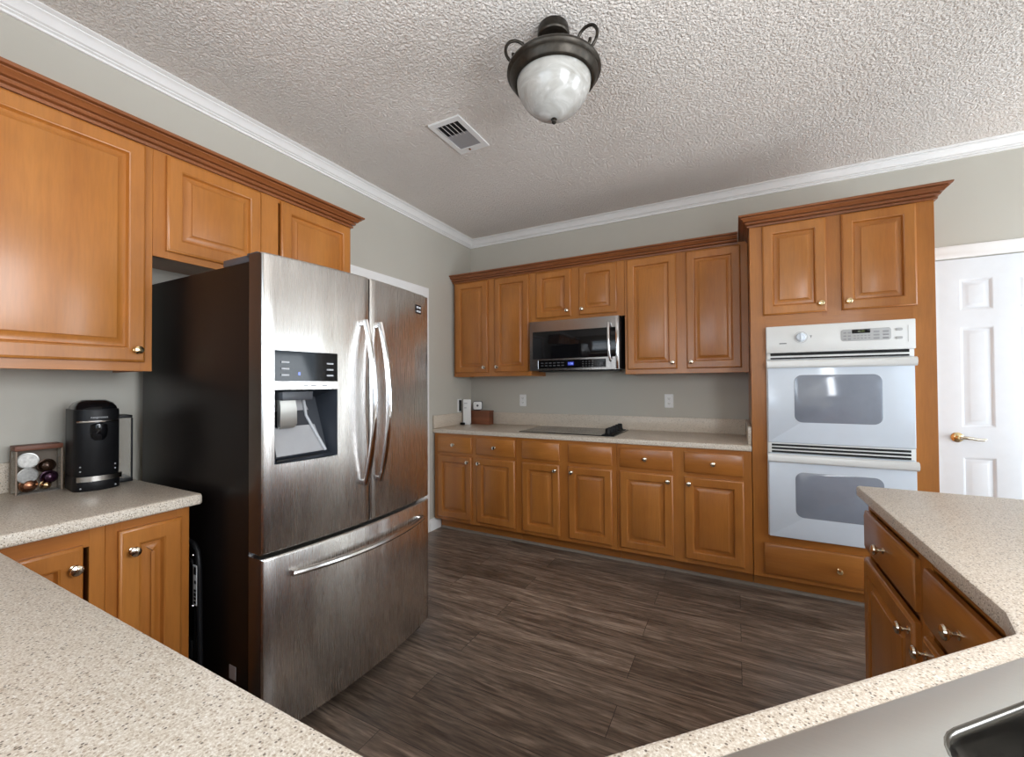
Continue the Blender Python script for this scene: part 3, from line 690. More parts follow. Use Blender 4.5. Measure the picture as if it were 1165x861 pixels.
bm = B(); box(bm, 0.345, 0.398, -mwD - 0.0262, -mwD - 0.0256, 0.046, 0.076); obj('display', bm, plain('display_window', (0.01, 0.012, 0.06), 0.2, emit=(0.02, 0.03, 0.25), estr=0.6), cp)
text_mesh('display_digits', '1:06', 0.026, BLUE, cp, Matrix.Translation((0.370, -mwD - 0.0268, 0.061)) @ FACE_MY)
bm = B()
for i in range(6):
    for j in range(2): box(bm, 0.105 + i * 0.037, 0.128 + i * 0.037, -mwD - 0.0262, -mwD - 0.0256, 0.045 + j * 0.022, 0.052 + j * 0.022)
for i in range(4):
    for j in range(3): box(bm, 0.470 + i * 0.026, 0.482 + i * 0.026, -mwD - 0.0262, -mwD - 0.0256, 0.036 + j * 0.018, 0.042 + j * 0.018)
box(bm, 0.615, 0.640, -mwD - 0.0262, -mwD - 0.0256, 0.045, 0.062)
obj('button_marks', bm, plain('dim_print', (0.07, 0.07, 0.075), 0.5), cp)
bm = B(); box(bm, 0.075, 0.082, -mwD - 0.031, -mwD - 0.0275, 0.024, 0.094, 0.001, 1); obj('panel_trim', bm, CHROME, mw)
bm = B(); box(bm, 0.742, 0.764, -mwD - 0.034, -mwD - 0.0275, 0.010, 0.424, 0.002); obj('edge_trim', bm, CHROME, dr)

# ------------------------------------------------------------------ double oven
ov = thing('double_oven', 'white built-in double wall oven in the maple tower', 'oven', (2.600, 0, 0.374))
OW, OF = 0.690, -0.648                       # width, plane of the oven face
Z = lambda z: z - 0.374
bm = B(); box(bm, 0.012, OW - 0.012, -0.625, -0.05, 0.004, 1.262); box(bm, 0.0, OW, OF, -dT - 0.001, 0.0, 1.274, 0.003); obj('oven_body', bm, OVENT, ov)
bm = B(); box(bm, 0.0, OW, OF - 0.027, OF - 0.0005, Z(1.487), Z(1.648), 0.004); pn = obj('control_panel', bm, OVENT, ov)
bm = B(); tube(bm, [(0.176, OF - 0.0275, Z(1.576)) for _ in range(0)] or [(0.176 + 0.033 * math.cos(a * PI / 16), OF - 0.0275, Z(1.576) + 0.033 * math.sin(a * PI / 16)) for a in range(32)], 0.0015, 5, True, 0.4); obj('dial_ring', bm, KEYP, pn)
bm = B(); lathe(bm, [(0, 0), (0.027, 0), (0.027, 0.006), (0.023, 0.016), (0.021, 0.020), (0, 0.021)], 26, Matrix.Translation((0.176, OF - 0.0275, Z(1.576))) @ RMY); box(bm, 0.171, 0.181, OF - 0.054, OF - 0.046, Z(1.554), Z(1.598), 0.002); obj('dial_knob', bm, OVENW, pn)
bm = B(); panel(bm, 0.367, 0.588, Z(1.541), Z(1.608), [(0, 0), (0, 0.0012), (0.002, 0.002)], 0.014, OF - 0.0272); kp = obj('keypad', bm, KEYP, pn)
bm = B(); panel(bm, 0.417, 0.498, Z(1.583), Z(1.604), [(0, 0), (0, 0.001), (0.001, 0.0015)], 0.002, OF - 0.0294); obj('display', bm, BLACKG, kp)
text_mesh('display_digits', '12:05', 0.014, GREEN, kp, Matrix.Translation((0.458, OF - 0.0313, Z(1.5935))) @ FACE_MY)
bm = B()
for i in range(4):
    for j in range(3):
        x = (0.378, 0.398, 0.512, 0.552)[i]; box(bm, x, x + (0.014 if i < 2 else 0.026), OF - 0.0300, OF - 0.0293, Z(1.548) + j * 0.018, Z(1.556) + j * 0.018)
for i in range(5): box(bm, 0.424 + i * 0.016, 0.434 + i * 0.016, OF - 0.0300, OF - 0.0293, Z(1.552), Z(1.558)); box(bm, 0.424 + i * 0.016, 0.434 + i * 0.016, OF - 0.0300, OF - 0.0293, Z(1.567), Z(1.572))
obj('key_marks', bm, plain('key_print', (0.34, 0.34, 0.35), 0.5), kp)
bm = B()
for zz in (1.595, 1.549): panel(bm, 0.606, 0.636, Z(zz) - 0.007, Z(zz) + 0.007, [(0, 0), (0, 0.002), (0.002, 0.003)], 0.005, OF - 0.0272)
obj('push_buttons', bm, KEYP, pn)
bm = B(); box(bm, 0.068, 0.105, OF - 0.0279, OF - 0.0272, Z(1.540), Z(1.546)); box(bm, 0.221, 0.231, OF - 0.0279, OF - 0.0272, Z(1.580), Z(1.584)); box(bm, 0.2245, 0.2275, OF - 0.0279, OF - 0.0272, Z(1.570), Z(1.580)); obj('printed_marks', bm, PRINT, pn)
bm = B(); box(bm, 0.6575, 0.6595, OF - 0.0278, OF - 0.0272, Z(1.525), Z(1.615)); obj('panel_line', bm, KEYP, pn)
def slits(name, zs, x0=0.022, x1=0.665):
    for z0, z1 in zs:
        bm = B(); box(bm, x0, x1, OF - 0.0165, OF - 0.014, Z(z0), Z(z1)); obj(name, bm, SLOT, ov)
for z0, z1 in ((0.884, 0.945), (1.448, 1.486)):
    bm = B(); box(bm, 0.004, OW - 0.004, OF - 0.014, OF - 0.0005, Z(z0), Z(z1), 0.002); obj('vent_trim', bm, OVENT, ov)
slits('vent_slot', [(1.470, 1.486), (1.4500, 1.459), (0.925, 0.937), (0.905, 0.917), (0.8855, 0.8965)])
def oven_door(z0, z1, wz0, wz1):
    bm = B(); panel(bm, 0.004, OW - 0.004, Z(z0), Z(z1), [(0, 0), (0, 0.018), (0.002, 0.0215), (0.006, 0.023)], 0.006, OF - 0.0005); d = obj('oven_door', bm, OVENW, ov)
    bm = B(); panel(bm, 0.140, 0.548, Z(wz0), Z(wz1), [(0, 0), (0, 0.0006), (0.0015, 0.0012)], 0.040, OF - 0.0236); obj('door_window', bm, OVENG, d)
    bm = B()
    pr = [(-0.024, z1 - 0.050), (-0.038, z1 - 0.052), (-0.050, z1 - 0.044), (-0.055, z1 - 0.028), (-0.050, z1 - 0.010), (-0.036, z1 - 0.003), (-0.024, z1 - 0.004)]
    loft(bm, [[(x, OF + o, Z(z)) for o, z in pr] for x in (0.0, 0.004, OW - 0.004, OW)]); obj('door_handle', bm, OVENT, d)
oven_door(0.946, 1.447, 1.071, 1.352)
oven_door(0.377, 0.882, 0.508, 0.775)

# ------------------------------------------------------------------ refrigerator
FY0, FY1, FYC = -2.792, -1.886, -2.339
fr = thing('refrigerator', 'stainless French door refrigerator with black sides and water dispenser', 'refrigerator', (0.45, FYC, 0))
def fx(y):
    t = (y - FYC) / 0.453
    return 0.966 + 0.044 * (1 - t * t)
bm = B(); box(bm, 0.085, 0.884, FY0 + 0.002, FY1 - 0.002, 0.022, 1.757, 0.004); obj('cabinet_body', bm, BLACKP, fr, True)
bm = B(); box(bm, 0.80, 0.93, FY0 + 0.03, FY1 - 0.03, 0.018, 0.062, 0.003); obj('toe_grille', bm, SLOT, fr, True)
bm = B()
for y in (FY0 + 0.06, FY1 - 0.06):
    for x in (0.16, 0.82): lathe(bm, [(0, 0), (0.022, 0), (0.022, 0.010), (0.012, 0.012), (0.012, 0.0218), (0, 0.0218)], 14, Matrix.Translation((x, y, 0)))
obj('foot', bm, BLACKM, fr, True)
def fdoor(name, y0, y1, z0, z1, hole=None, lround=True, rround=True):
    bm = B(); XB = 0.889
    ys = [y0, y0 + 0.0015, y0 + 0.004, y0 + 0.008]; n = 18
    ys += [y0 + 0.008 + (y1 - y0 - 0.016) * k / n for k in range(1, n)] + [y1 - 0.008, y1 - 0.004, y1 - 0.0015, y1]
    if hole:
        for hy in hole[:2]:
            k = min(range(len(ys)), key=lambda i: abs(ys[i] - hy)); ys[k] = hy
        ys.sort()
    zs = [z0, z0 + 0.003, z0 + 0.007] + ([hole[2], hole[3]] if hole else []) + [z1 - 0.007, z1 - 0.003, z1]
    def X(y, z):
        x = fx(y)
        e = min(y - y0 if lround else 1, y1 - y if rround else 1)
        if e < 0.008: x -= 0.010 * (1 - e / 0.008) ** 2
        ez = min(z - z0, z1 - z)
        if ez < 0.007: x -= 0.005 * (1 - ez / 0.007) ** 2
        return x
    V = [[bm.verts.new((X(y, z), y, z)) for z in zs] for y in ys]
    for i in range(len(ys) - 1):
        for j in range(len(zs) - 1):
            if hole and ys[i] >= hole[0] - 1e-6 and ys[i + 1] <= hole[1] + 1e-6 and zs[j] >= hole[2] - 1e-6 and zs[j + 1] <= hole[3] + 1e-6: continue
            bm.faces.new((V[i][j], V[i + 1][j], V[i + 1][j + 1], V[i][j + 1]))
    Bk = [[bm.verts.new((XB, y, z)) for z in (z0, z1)] for y in (y0, y1)]
    bm.faces.new([V[i][0] for i in range(len(ys))] + [Bk[1][0], Bk[0][0]]); bm.faces.new([V[i][-1] for i in range(len(ys))] + [Bk[1][1], Bk[0][1]])
    bm.faces.new([V[0][j] for j in range(len(zs))] + [Bk[0][1], Bk[0][0]]); bm.faces.new([V[-1][j] for j in range(len(zs))] + [Bk[1][1], Bk[1][0]])
    bm.faces.new((Bk[0][0], Bk[1][0], Bk[1][1], Bk[0][1]))
    bm.normal_update()
    o = obj(name, bm, STEEL_F, fr, True, smooth=40); o.data.materials.append(DOORSIDE)
    for p in o.data.polygons:
        if abs(p.normal.y) > 0.9: p.material_index = 1
    return o
HY0, HY1, HZ0, HZ1 = -2.751, -2.506, 1.026, 1.436
ld = fdoor('left_door', FY0, -2.3415, 0.716, 1.780, (HY0, HY1, HZ0, HZ1))
rd = fdoor('right_door', -2.3365, FY1, 0.716, 1.780)
fd = fdoor('freezer_drawer', FY0, FY1, 0.066, 0.700)
# water dispenser of the left door
def fpart(name, bm, mat, parent):      # child of a door: door meshes are in fridge-local space
    bmesh.ops.translate(bm, verts=bm.verts, vec=-Vector(fr.location))
    return obj(name, bm, mat, parent)
xs0, xs1 = fx(HY0), fx(HY1)
def fxl(y): return xs0 + (xs1 - xs0) * (y - HY0) / (HY1 - HY0)
bm = B()   # control panel, black glass, following the door's curve
loft(bm, [[(fxl(y) - 0.03, y, z) for y, z in ((HY0, 1.324), (HY1, 1.324), (HY1, HZ1), (HY0, HZ1))], [(fxl(y) + 0.0005, y, z) for y, z in ((HY0, 1.324), (HY1, 1.324), (HY1, HZ1), (HY0, HZ1))]])
dp = fpart('dispenser_panel', bm, BLACKG, ld)
bm = B()
for zc_ in (1.394, 1.370, 1.347):
    y = HY0 + 0.022; box(bm, fxl(y + 0.018) + 0.0006, fxl(y + 0.018) + 0.0020, y, y + 0.037, zc_ - 0.003, zc_ + 0.003)
    y = HY1 - 0.048; box(bm, fxl(y + 0.014) + 0.0006, fxl(y + 0.014) + 0.0025, y, y + 0.030, zc_ - 0.003, zc_ + 0.003)
fpart('button_marks', bm, GREYD, dp)
bm = B(); y = HY0 + 0.085; box(bm, fxl(y) + 0.0006, fxl(y) + 0.0020, y, y + 0.008, 1.347, 1.358); fpart('indicator', bm, BLUE, dp)
bm = B(); loft(bm, [[(fxl(y) - 0.03, y, z) for y, z in ((HY0, 1.294), (HY1, 1.294), (HY1, 1.3235), (HY0, 1.3235))], [(fxl(y) + 0.002, y, z) for y, z in ((HY0, 1.294), (HY1, 1.294), (HY1, 1.3235), (HY0, 1.3235))]])
st = fpart('dispenser_strip', bm, STEEL_F, ld)
bm = B()
for a, b in ((0.105, 0.122), (0.133, 0.155), (0.178, 0.200)): y = HY0 + a; box(bm, fxl(y) + 0.0022, fxl(HY0 + b) + 0.0028, y, HY0 + b, 1.305, 1.312)
fpart('strip_marks', bm, GREYD, st)
# alcove: grey sloping liner on the left, dark liner on the right
ym = HY0 + 0.150; xb = 0.905
bm = B()
o_ = [(fxl(HY0), HY0, 1.028), (fxl(HY1), HY1, 1.028), (fxl(HY1), HY1, 1.293), (fxl(HY0), HY0, 1.293)]
i_ = [(xb + 0.052, HY0 + 0.012, 1.045), (xb + 0.052, HY1 - 0.012, 1.045), (xb, HY1 - 0.03, 1.262), (xb, HY0 + 0.012, 1.262)]
ov_ = [bm.verts.new(p) for p in o_]; iv_ = [bm.verts.new(p) for p in i_]
for a in range(4): bm.faces.new((ov_[a], ov_[(a + 1) % 4], iv_[(a + 1) % 4], iv_[a]))
bm.faces.new(iv_); fpart('dispenser_alcove', bm, plain('dark_alcove', (0.022, 0.026, 0.034), 0.3), ld)
bm = B()   # light grey splash plate filling the alcove's left part, bent forward at the foot
pl_ = [(xb + 0.004, 1.258), (xb + 0.010, 1.190), (xb + 0.056, 1.050)]
loft(bm, [[(x, HY0 + 0.014, z), (x, ym + 0.006 + 0.030 * k, z), (x + 0.004, ym + 0.006 + 0.030 * k, z), (x + 0.004, HY0 + 0.014, z)] for k, (x, z) in enumerate(pl_)])
fpart('splash_plate', bm, GREYL, ld)
bm = B(); tube(bm, [(xb + 0.012, ym + 0.004, 1.258), (xb + 0.018, ym + 0.012, 1.190), (xb + 0.064, ym + 0.066, 1.050)], 0.006, 8); fpart('splash_edge', bm, GREYD, ld)
bm = B(); box(bm, xb + 0.045, fxl(HY0) - 0.001, HY0 + 0.010, HY1 - 0.010, 1.0275, 1.040, 0.002); fpart('drip_tray', bm, BLACKM, ld)
bm = B()
loft(bm, [[(xb + 0.050 + o, y0_, z), (xb + 0.050 + o, y1_, z), (xb + 0.062 + o, y1_ - 0.004, z), (xb + 0.062 + o, y0_ + 0.004, z)] for z, y0_, y1_, o in ((1.256, HY0 + 0.018, HY0 + 0.086, 0.004), (1.225, HY0 + 0.018, HY0 + 0.090, 0.008), (1.165, HY0 + 0.024, HY0 + 0.100, -0.004), (1.150, HY0 + 0.032, HY0 + 0.094, -0.012))])
fpart('dispenser_paddle', bm, STEEL_S, ld)
bm = B(); box(bm, xb + 0.020, xb + 0.085, HY0 + 0.020, ym - 0.006, 1.254, 1.286, 0.004); fpart('dispenser_spout', bm, GREYP, ld)
# handles
def bow(parent, y, z0, z1):
    bm = B(); xa = fx(y); pts = []; n = 16
    for k in range(n + 1):
        t = k / n; s = 1 - (2 * t - 1) ** 2
        pts.append((xa + 0.020 + 0.052 * s, y, z0 + (z1 - z0) * t))
    tube(bm, pts, 0.0135, 12, False, 0.8)
    for z in (z0 + 0.008, z1 - 0.008): box(bm, xa - 0.002, xa + 0.030, y - 0.010, y + 0.010, z - 0.012, z + 0.012, 0.003)
    bmesh.ops.translate(bm, verts=bm.verts, vec=-Vector(fr.location)); return obj('door_handle', bm, CHROME, parent)
bow(ld, -2.339 - 0.042, 0.885, 1.585); bow(rd, -2.339 + 0.042, 0.885, 1.585)
bm = B(); pts = []; n = 20; ya, yb_ = -2.700, -1.978
for k in range(n + 1):
    t = k / n; y = ya + (yb_ - ya) * t; s = 1 - (2 * t - 1) ** 2
    pts.append((fx(y) + 0.022 + 0.030 * s, y, 0.628 - 0.004 * s))
tube(bm, pts, 0.0125, 10)
for y in (ya + 0.012, yb_ - 0.012): box(bm, fx(y) - 0.003, fx(y) + 0.030, y - 0.014, y + 0.014, 0.617, 0.639, 0.003)
bmesh.ops.translate(bm, verts=bm.verts, vec=-Vector(fr.location)); obj('drawer_handle', bm, steel('handle_steel', (0.62, 0.60, 0.58), 0.2, axis='Y'), fd)
# hinge covers, badge, rating sticker
for y0, y1 in ((FY0 + 0.004, FY0 + 0.075), (FY1 - 0.075, FY1 - 0.004)):
    bm = B(); box(bm, 0.715, 0.884, y0, y1, 1.757, 1.783, 0.004); box(bm, 0.884, 0.930, y0, y1, 1.7805, 1.788, 0.003); box(bm, 0.868, 0.884, y0, y1, 1.772, 1.788, 0.002); obj('hinge_cover', bm, GREYP, fr, True)
bm = B(); y0, y1 = -2.012, -1.962; loft(bm, [[(fx(y) - 0.002, y, z) for y, z in ((y0, 1.676), (y1, 1.676), (y1, 1.720), (y0, 1.720))], [(fx(y) + 0.002, y, z) for y, z in ((y0, 1.676), (y1, 1.676), (y1, 1.720), (y0, 1.720))]]); bg_ = fpart('badge', bm, BLACKG, rd)
bm = B()
for y, z in ((-2.005, 1.702), (-1.984, 1.702), (-2.005, 1.682), (-1.984, 1.682)): box(bm, fx(y + 0.015) + 0.0021, fx(y) + 0.0026, y, y + 0.015, z, z + 0.010)
fpart('badge_marks', bm, GREYD, bg_)
bm = B(); box(bm, 0.770, 0.812, FY0 + 0.0006, FY0 + 0.0016, 0.235, 0.285); tag(obj('sticker', bm, GREYL, fr, True), 'small grey rating sticker')
bm = B(); box(bm, 0.8845, 0.8885, FY0 + 0.004, FY1 - 0.004, 0.07, 1.752); obj('door_gasket', bm, GREYL, fr, True)

# ------------------------------------------------------------------ folded black step stool in the gap beside the refrigerator
ss = thing('folding_step_stool', 'folded black step stool standing in gap between refrigerator and base cabinet', 'step stool', (0.60, -2.822, 0))
def ptube(name, pts, r, mat): bm = B(); tube(bm, pts, r, 10); return obj(name, bm, mat, ss)
ptube('frame', [(0.045, 0, 0.0), (0.035, 0, 0.30), (0.025, 0, 0.62), (0.015, 0, 0.68), (-0.010, 0, 0.705), (-0.10, 0, 0.715), (-0.30, 0, 0.715), (-0.325, 0, 0.69), (-0.33, 0, 0.0)], 0.010, BLACKM)
ptube('rear_frame', [(0.012, 0, 0.0), (0.004, 0, 0.60), (-0.02, 0, 0.64), (-0.28, 0, 0.64), (-0.30, 0, 0.60), (-0.305, 0, 0.0)], 0.007, BLACKM)
bm = B(); box(bm, -0.29, -0.01, -0.008, 0.008, 0.10, 0.34, 0.003); obj('step', bm, BLACKM, ss)
bm = B(); box(bm, 0.011, 0.037, -0.0135, -0.0115, 0.485, 0.635, 0.001, 1); lb = obj('label_plate', bm, PLASW, ss)
bm = B()
for z0, z1 in ((0.600, 0.628), (0.520, 0.532), (0.506, 0.516), (0.492, 0.502), (0.536, 0.545)): box(bm, 0.018, 0.033, -0.0142, -0.0136, z0, z1)
lathe(bm, [(0, 0), (0.007, 0), (0.007, 0.0006), (0, 0.0006)], 12, Matrix.Translation((0.028, -0.0136, 0.572)) @ RMY)
obj('label_marks', bm, BLACKM, lb)
for z in (0.668, 0.478):
    bm = B(); lathe(bm, [(0, 0), (0.005, 0), (0.004, 0.003), (0, 0.004)], 12, Matrix.Translation((0.004, -0.010, z)) @ RMY); obj('rivet', bm, CHROME, ss)

# ------------------------------------------------------------------ outlets, switch, camera, box in the corner
def outlet(label, loc, rz, group=None):
    r = thing('wall_outlet', label, 'outlet', loc, rz, group)
    bm = B(); panel(bm, -0.035, 0.035, -0.057, 0.057, [(0, 0), (0, 0.003), (0.003, 0.006)], 0.006, -0.0005); obj('cover_plate', bm, PLASW, r)
    for z in (0.020, -0.020):
        bm = B(); panel(bm, -0.016, 0.016, z - 0.014, z + 0.014, [(0, 0), (0, 0.0015), (0.001, 0.002)], 0.010, -0.0065); s = obj('receptacle', bm, OVENT, r)
        bm = B(); box(bm, -0.008, -0.005, -0.0092, -0.0086, z - 0.003, z + 0.006); box(bm, 0.005, 0.008, -0.0092, -0.0086, z - 0.003, z + 0.006); box(bm, -0.002, 0.002, -0.0092, -0.0086, z - 0.010, z - 0.006); obj('slots', bm, SLOT, s)
    bm = B(); lathe(bm, [(0, 0), (0.003, 0), (0.002, 0.001), (0, 0.0012)], 10, Matrix.Translation((0, -0.0066, 0)) @ RMY); obj('screw', bm, CHROME, r)
    return r
outlet('white wall outlet between the wooden box and the cooktop', (0.602, 0, 1.152), 0, 'white wall outlets')
outlet('white wall outlet right of the cooktop below the tall wall cabinet', (1.945, 0, 1.163), 0, 'white wall outlets')
sw = thing('wall_switch', 'white wall plate with black rocker on left wall by the corner', 'switch', (0, -0.212, 1.100), PL)
bm = B(); panel(bm, -0.035, 0.035, -0.065, 0.065, [(0, 0), (0, 0.003), (0.003, 0.006)], 0.006, -0.0005); obj('cover_plate', bm, PLASW, sw)
bm = B(); panel(bm, -0.016, 0.016, -0.055, 0.055, [(0, 0), (0, 0.004), (0.002, 0.006)], 0.002, -0.0065); obj('rocker', bm, BLACKM, sw)
rt = thing('wifi_router', 'tall white router standing in the counter corner left of the wooden box', 'router', (0.072, -0.186, CZ1), 0.50)
bm = B(); panel(bm, -0.040, 0.040, 0.006, 0.248, [(0, 0), (0, 0.020), (0.004, 0.024), (0.008, 0.025)], 0.012, 0.012); obj('case', bm, PLASW, rt)
bm = B(); box(bm, -0.034, 0.034, -0.014, 0.013, 0.0, 0.0062, 0.002); obj('stand', bm, PLASW, rt)
bm = B()
for i, ww in enumerate((0.030, 0.022)): box(bm, -0.026, -0.026 + ww, -0.0137, -0.0131, 0.205 - i * 0.045, 0.213 - i * 0.045)
obj('front_marks', bm, GREYD, rt)
pw = thing('power_adapter', 'small black plug adapter lying on the counter in front of the white router', 'adapter', (0.060, -0.245, CZ1))
bm = B(); box(bm, -0.022, 0.022, -0.014, 0.014, 0.0, 0.022, 0.004); obj('adapter_body', bm, BLACKM, pw)
bm = B(); tube(bm, [(0.0, 0.012, 0.014), (-0.012, 0.022, 0.018), (-0.022, 0.030, 0.012), (-0.028, 0.040, 0.004), (-0.030, 0.075, 0.0032)], 0.003, 8); obj('cord', bm, BLACKM, pw)
wb = thing('wooden_box', 'reddish brown wooden box on back counter in the corner', 'box', (0.192, -0.098, CZ1))
bm = B(); box(bm, -0.107, 0.107, -0.045, 0.045, 0.0, 0.122, 0.003); obj('box_body', bm, WBOX, wb)
bm = B(); box(bm, -0.110, 0.110, -0.048, 0.048, 0.1222, 0.136, 0.003); obj('lid', bm, WBOX, wb)
cm = thing('security_camera', 'small white-faced cube camera on top of the wooden box', 'camera', (0.142, -0.095, CZ1 + 0.136), 0.42)
bm = B(); panel(bm, -0.048, 0.048, 0.004, 0.092, [(0, 0), (0, 0.030), (0.002, 0.032)], 0.020, 0.012); obj('shell', bm, GREYP, cm)
bm = B(); panel(bm, -0.043, 0.043, 0.009, 0.087, [(0, 0), (0, 0.003), (0.003, 0.005)], 0.016, -0.0205); fc = obj('face', bm, PLASW, cm)
bm = B(); lathe(bm, [(0, 0), (0.011, 0), (0.010, 0.002), (0, 0.0025)], 18, Matrix.Translation((0, -0.0256, 0.048)) @ RMY); obj('lens', bm, GREYP, fc)
bm = B(); box(bm, -0.020, 0.020, -0.018, 0.010, 0.0, 0.0045, 0.001, 1); obj('base', bm, BLACKM, cm)

# ------------------------------------------------------------------ coffee machine and capsules
cf = thing('coffee_machine', 'black capsule coffee machine on left counter beside the refrigerator', 'coffee machine', (0.165, -2.982, CZ1), PL - 0.12)
# local: -y is the front
def dshape(wd, yf, yb, n=14, r=0.02):
    """rounded front, square back outline (x,y)"""
    pts = []
    for k in range(n + 1):
        a = PI + PI * k / n; pts.append((wd * math.cos(a), yf + wd * 0.62 + wd * 0.62 * math.sin(a)))
    pts += [(wd, yb - r), (wd - r * 0.3, yb - r * 0.3), (wd - r, yb), (-wd + r, yb), (-wd + r * 0.3, yb - r * 0.3), (-wd, yb - r)]
    return pts
bm = B(); L = lambda wd, yf, yb, z: [(x, y, z) for x, y in dshape(wd, yf, yb)]
loft(bm, [L(0.0645, -0.105, 0.075, 0.055), L(0.066, -0.108, 0.067, 0.060), L(0.066, -0.108, 0.067, 0.300), L(0.0645, -0.106, 0.075, 0.308)]); obj('body', bm, BLACKM, cf)
bm = B(); loft(bm, [L(0.061, -0.100, 0.06, 0.3085), L(0.059, -0.096, 0.055, 0.318), L(0.051, -0.080, 0.045, 0.332), L(0.034, -0.045, 0.02, 0.343)]); obj('brew_head_lid', bm, BLACKG, cf)
bm = B(); loft(bm, [L(0.066, -0.112, 0.075, 0.0), L(0.067, -0.114, 0.067, 0.004), L(0.067, -0.114, 0.067, 0.048), L(0.0645, -0.110, 0.075, 0.0545)]); obj('base', bm, BLACKM, cf)
def arc(wd, yf, a0, a1, z, r, n=14):
    return [(wd * math.cos(a), yf + wd * 0.62 + wd * 0.62 * math.sin(a), z) for a in [math.radians(a0 + (a1 - a0) * k / n) for k in range(n + 1)]]
bm = B(); tube(bm, arc(0.0675, -0.110, 212, 328, 0.262, 0), 0.0042, 8); obj('chrome_band', bm, CHROME, cf)
bm = B()
A_, B_ = arc(0.0660, -0.1125, 215, 345, 0, 0), arc(0.0735, -0.1210, 215, 345, 0, 0)
loft(bm, [[(a[0], a[1], 0.036), (b[0], b[1], 0.037), (b[0], b[1], 0.056), (a[0], a[1], 0.057)] for a, b in zip(A_, B_)])
obj('cup_tray_rim', bm, steel('tray_rim', (0.45, 0.43, 0.40), 0.25), cf)
bm = B(); lathe(bm, [(0, 0), (0.016, 0), (0.024, 0.012), (0.027, 0.035), (0.025, 0.060), (0.012, 0.066), (0, 0.067)], 20, Matrix.Translation((0.0, -0.098, 0.190))); obj('spout', bm, BLACKG, cf)
bm = B()
for x in (-0.049, 0.049):
    for z in (0.075, 0.092, 0.012): 
        a = math.acos(x / 0.0665); yy = -0.108 + 0.066 * 0.62 - 0.066 * 0.62 * math.sin(a); lathe(bm, [(0, 0), (0.003, 0), (0.002, 0.0015), (0, 0.002)], 8, Matrix.Translation((x, yy - 0.0005 - (0.007 if z < 0.05 else 0), z)) @ RMY)
obj('rivets', bm, GREYD, cf)
text_mesh('maker_name', 'nespresso', 0.012, GREYD, cf, Matrix.Translation((0.0, -0.1100, 0.278)) @ FACE_MY)
bm = B(); panel(bm, 0.070, 0.120, 0.010, 0.272, [(0, 0), (0, 0.11)], 0.012, 0.10); wt = obj('water_tank', bm, ACRYL, cf)
bm = B()
box(bm, 0.0695, 0.121, -0.012, 0.102, 0.264, 0.276, 0.003); box(bm, 0.116, 0.122, -0.014, -0.006, 0.008, 0.264, 0.001, 1); box(bm, 0.0695, 0.123, -0.014, 0.104, 0.0, 0.016, 0.003); obj('tank_frame', bm, BLACKM, wt)

ch = thing('capsule_holder', 'wood-topped clear capsule holder on left counter beside the coffee machine', 'holder', (0.085, -3.111, CZ1), PL - 0.05)
bm = B(); box(bm, -0.062, 0.062, -0.034, 0.036, 0.160, 0.178, 0.002); obj('top_board', bm, WBOX, ch)
bm = B(); box(bm, -0.062, 0.062, 0.028, 0.036, 0.0, 0.1595, 0.001, 1); obj('back_board', bm, plain('grey_brown_board', (0.16, 0.12, 0.085), 0.55, var=0.15), ch)
for x in (-0.0605, 0.0565):
    bm = B(); box(bm, x, x + 0.004, -0.034, 0.0275, 0.0, 0.1595, 0.0008, 1); obj('side_panel', bm, ACRYL, ch)
bm = B(); box(bm, -0.056, 0.056, -0.034, 0.0275, 0.0, 0.003, 0.0008, 1); obj('base_panel', bm, ACRYL, ch)
bm = B(); box(bm, -0.0605, -0.056, -0.038, -0.0345, 0.0, 0.1595, 0.001, 1); box(bm, 0.056, 0.0605, -0.038, -0.0345, 0.0, 0.1595, 0.001, 1); obj('front_edge', bm, plain('light_brown_edge', (0.27, 0.20, 0.15), 0.5), ch)
CAPS = [(-0.023, 0.120, 'silver', 0.029, 'coffee capsule with silver lid facing out, upper one in holder', 1.0, -0.35),
        (-0.027, 0.064, 'silver', 0.029, 'coffee capsule with silver lid facing out, lower one in holder', 1.0, 0.30),
        (0.026, 0.093, 'brown', 0.026, 'glossy dark brown coffee capsule in the holder', -1.0, 0.0),
        (0.033, 0.048, 'purple', 0.025, 'dark purple coffee capsule in the holder, near right side', -1.0, 0.0),
        (-0.021, 0.026, 'copper', 0.025, 'copper coloured coffee capsule at bottom left of the holder', -1.0, 0.0),
        (0.024, 0.0195, 'gold', 0.017, 'small gold coffee capsule at bottom right of the holder', -1.0, 0.0)]
for x, z, c, rad, lab, sgn, tilt in CAPS:
    p = ch.matrix_basis @ Vector((x, -0.004 + (0.010 if sgn > 0 else 0.0), z))
    cpn = thing('coffee_capsule', lab, 'capsule', p, PL - 0.05, 'coffee capsules in the clear holder')
    M = Matrix.Rotation(PI / 2 * 1, 4, 'X') if sgn < 0 else Matrix.Rotation(-PI / 2, 4, 'X')
    M = Matrix.Rotation(tilt * 0.5, 4, 'Z') @ M
    bm = B(); lathe(bm, [(rad, -0.012), (rad, -0.010), (rad * 0.86, -0.009), (rad * 0.80, 0.002), (rad * 0.62, 0.010), (rad * 0.3, 0.0135), (0.0, 0.0142)], 24, M, True)
    sh = obj('shell', bm, FOIL[c], cpn)
    bm = B(); lathe(bm, [(0, -0.0136), (rad * 0.86, -0.0136), (rad * 0.90, -0.0146), (rad * 0.99, -0.0142), (rad, -0.0122), (0, -0.0122)], 24, M, True); obj('foil_lid', bm, FOIL['silver'], cpn)

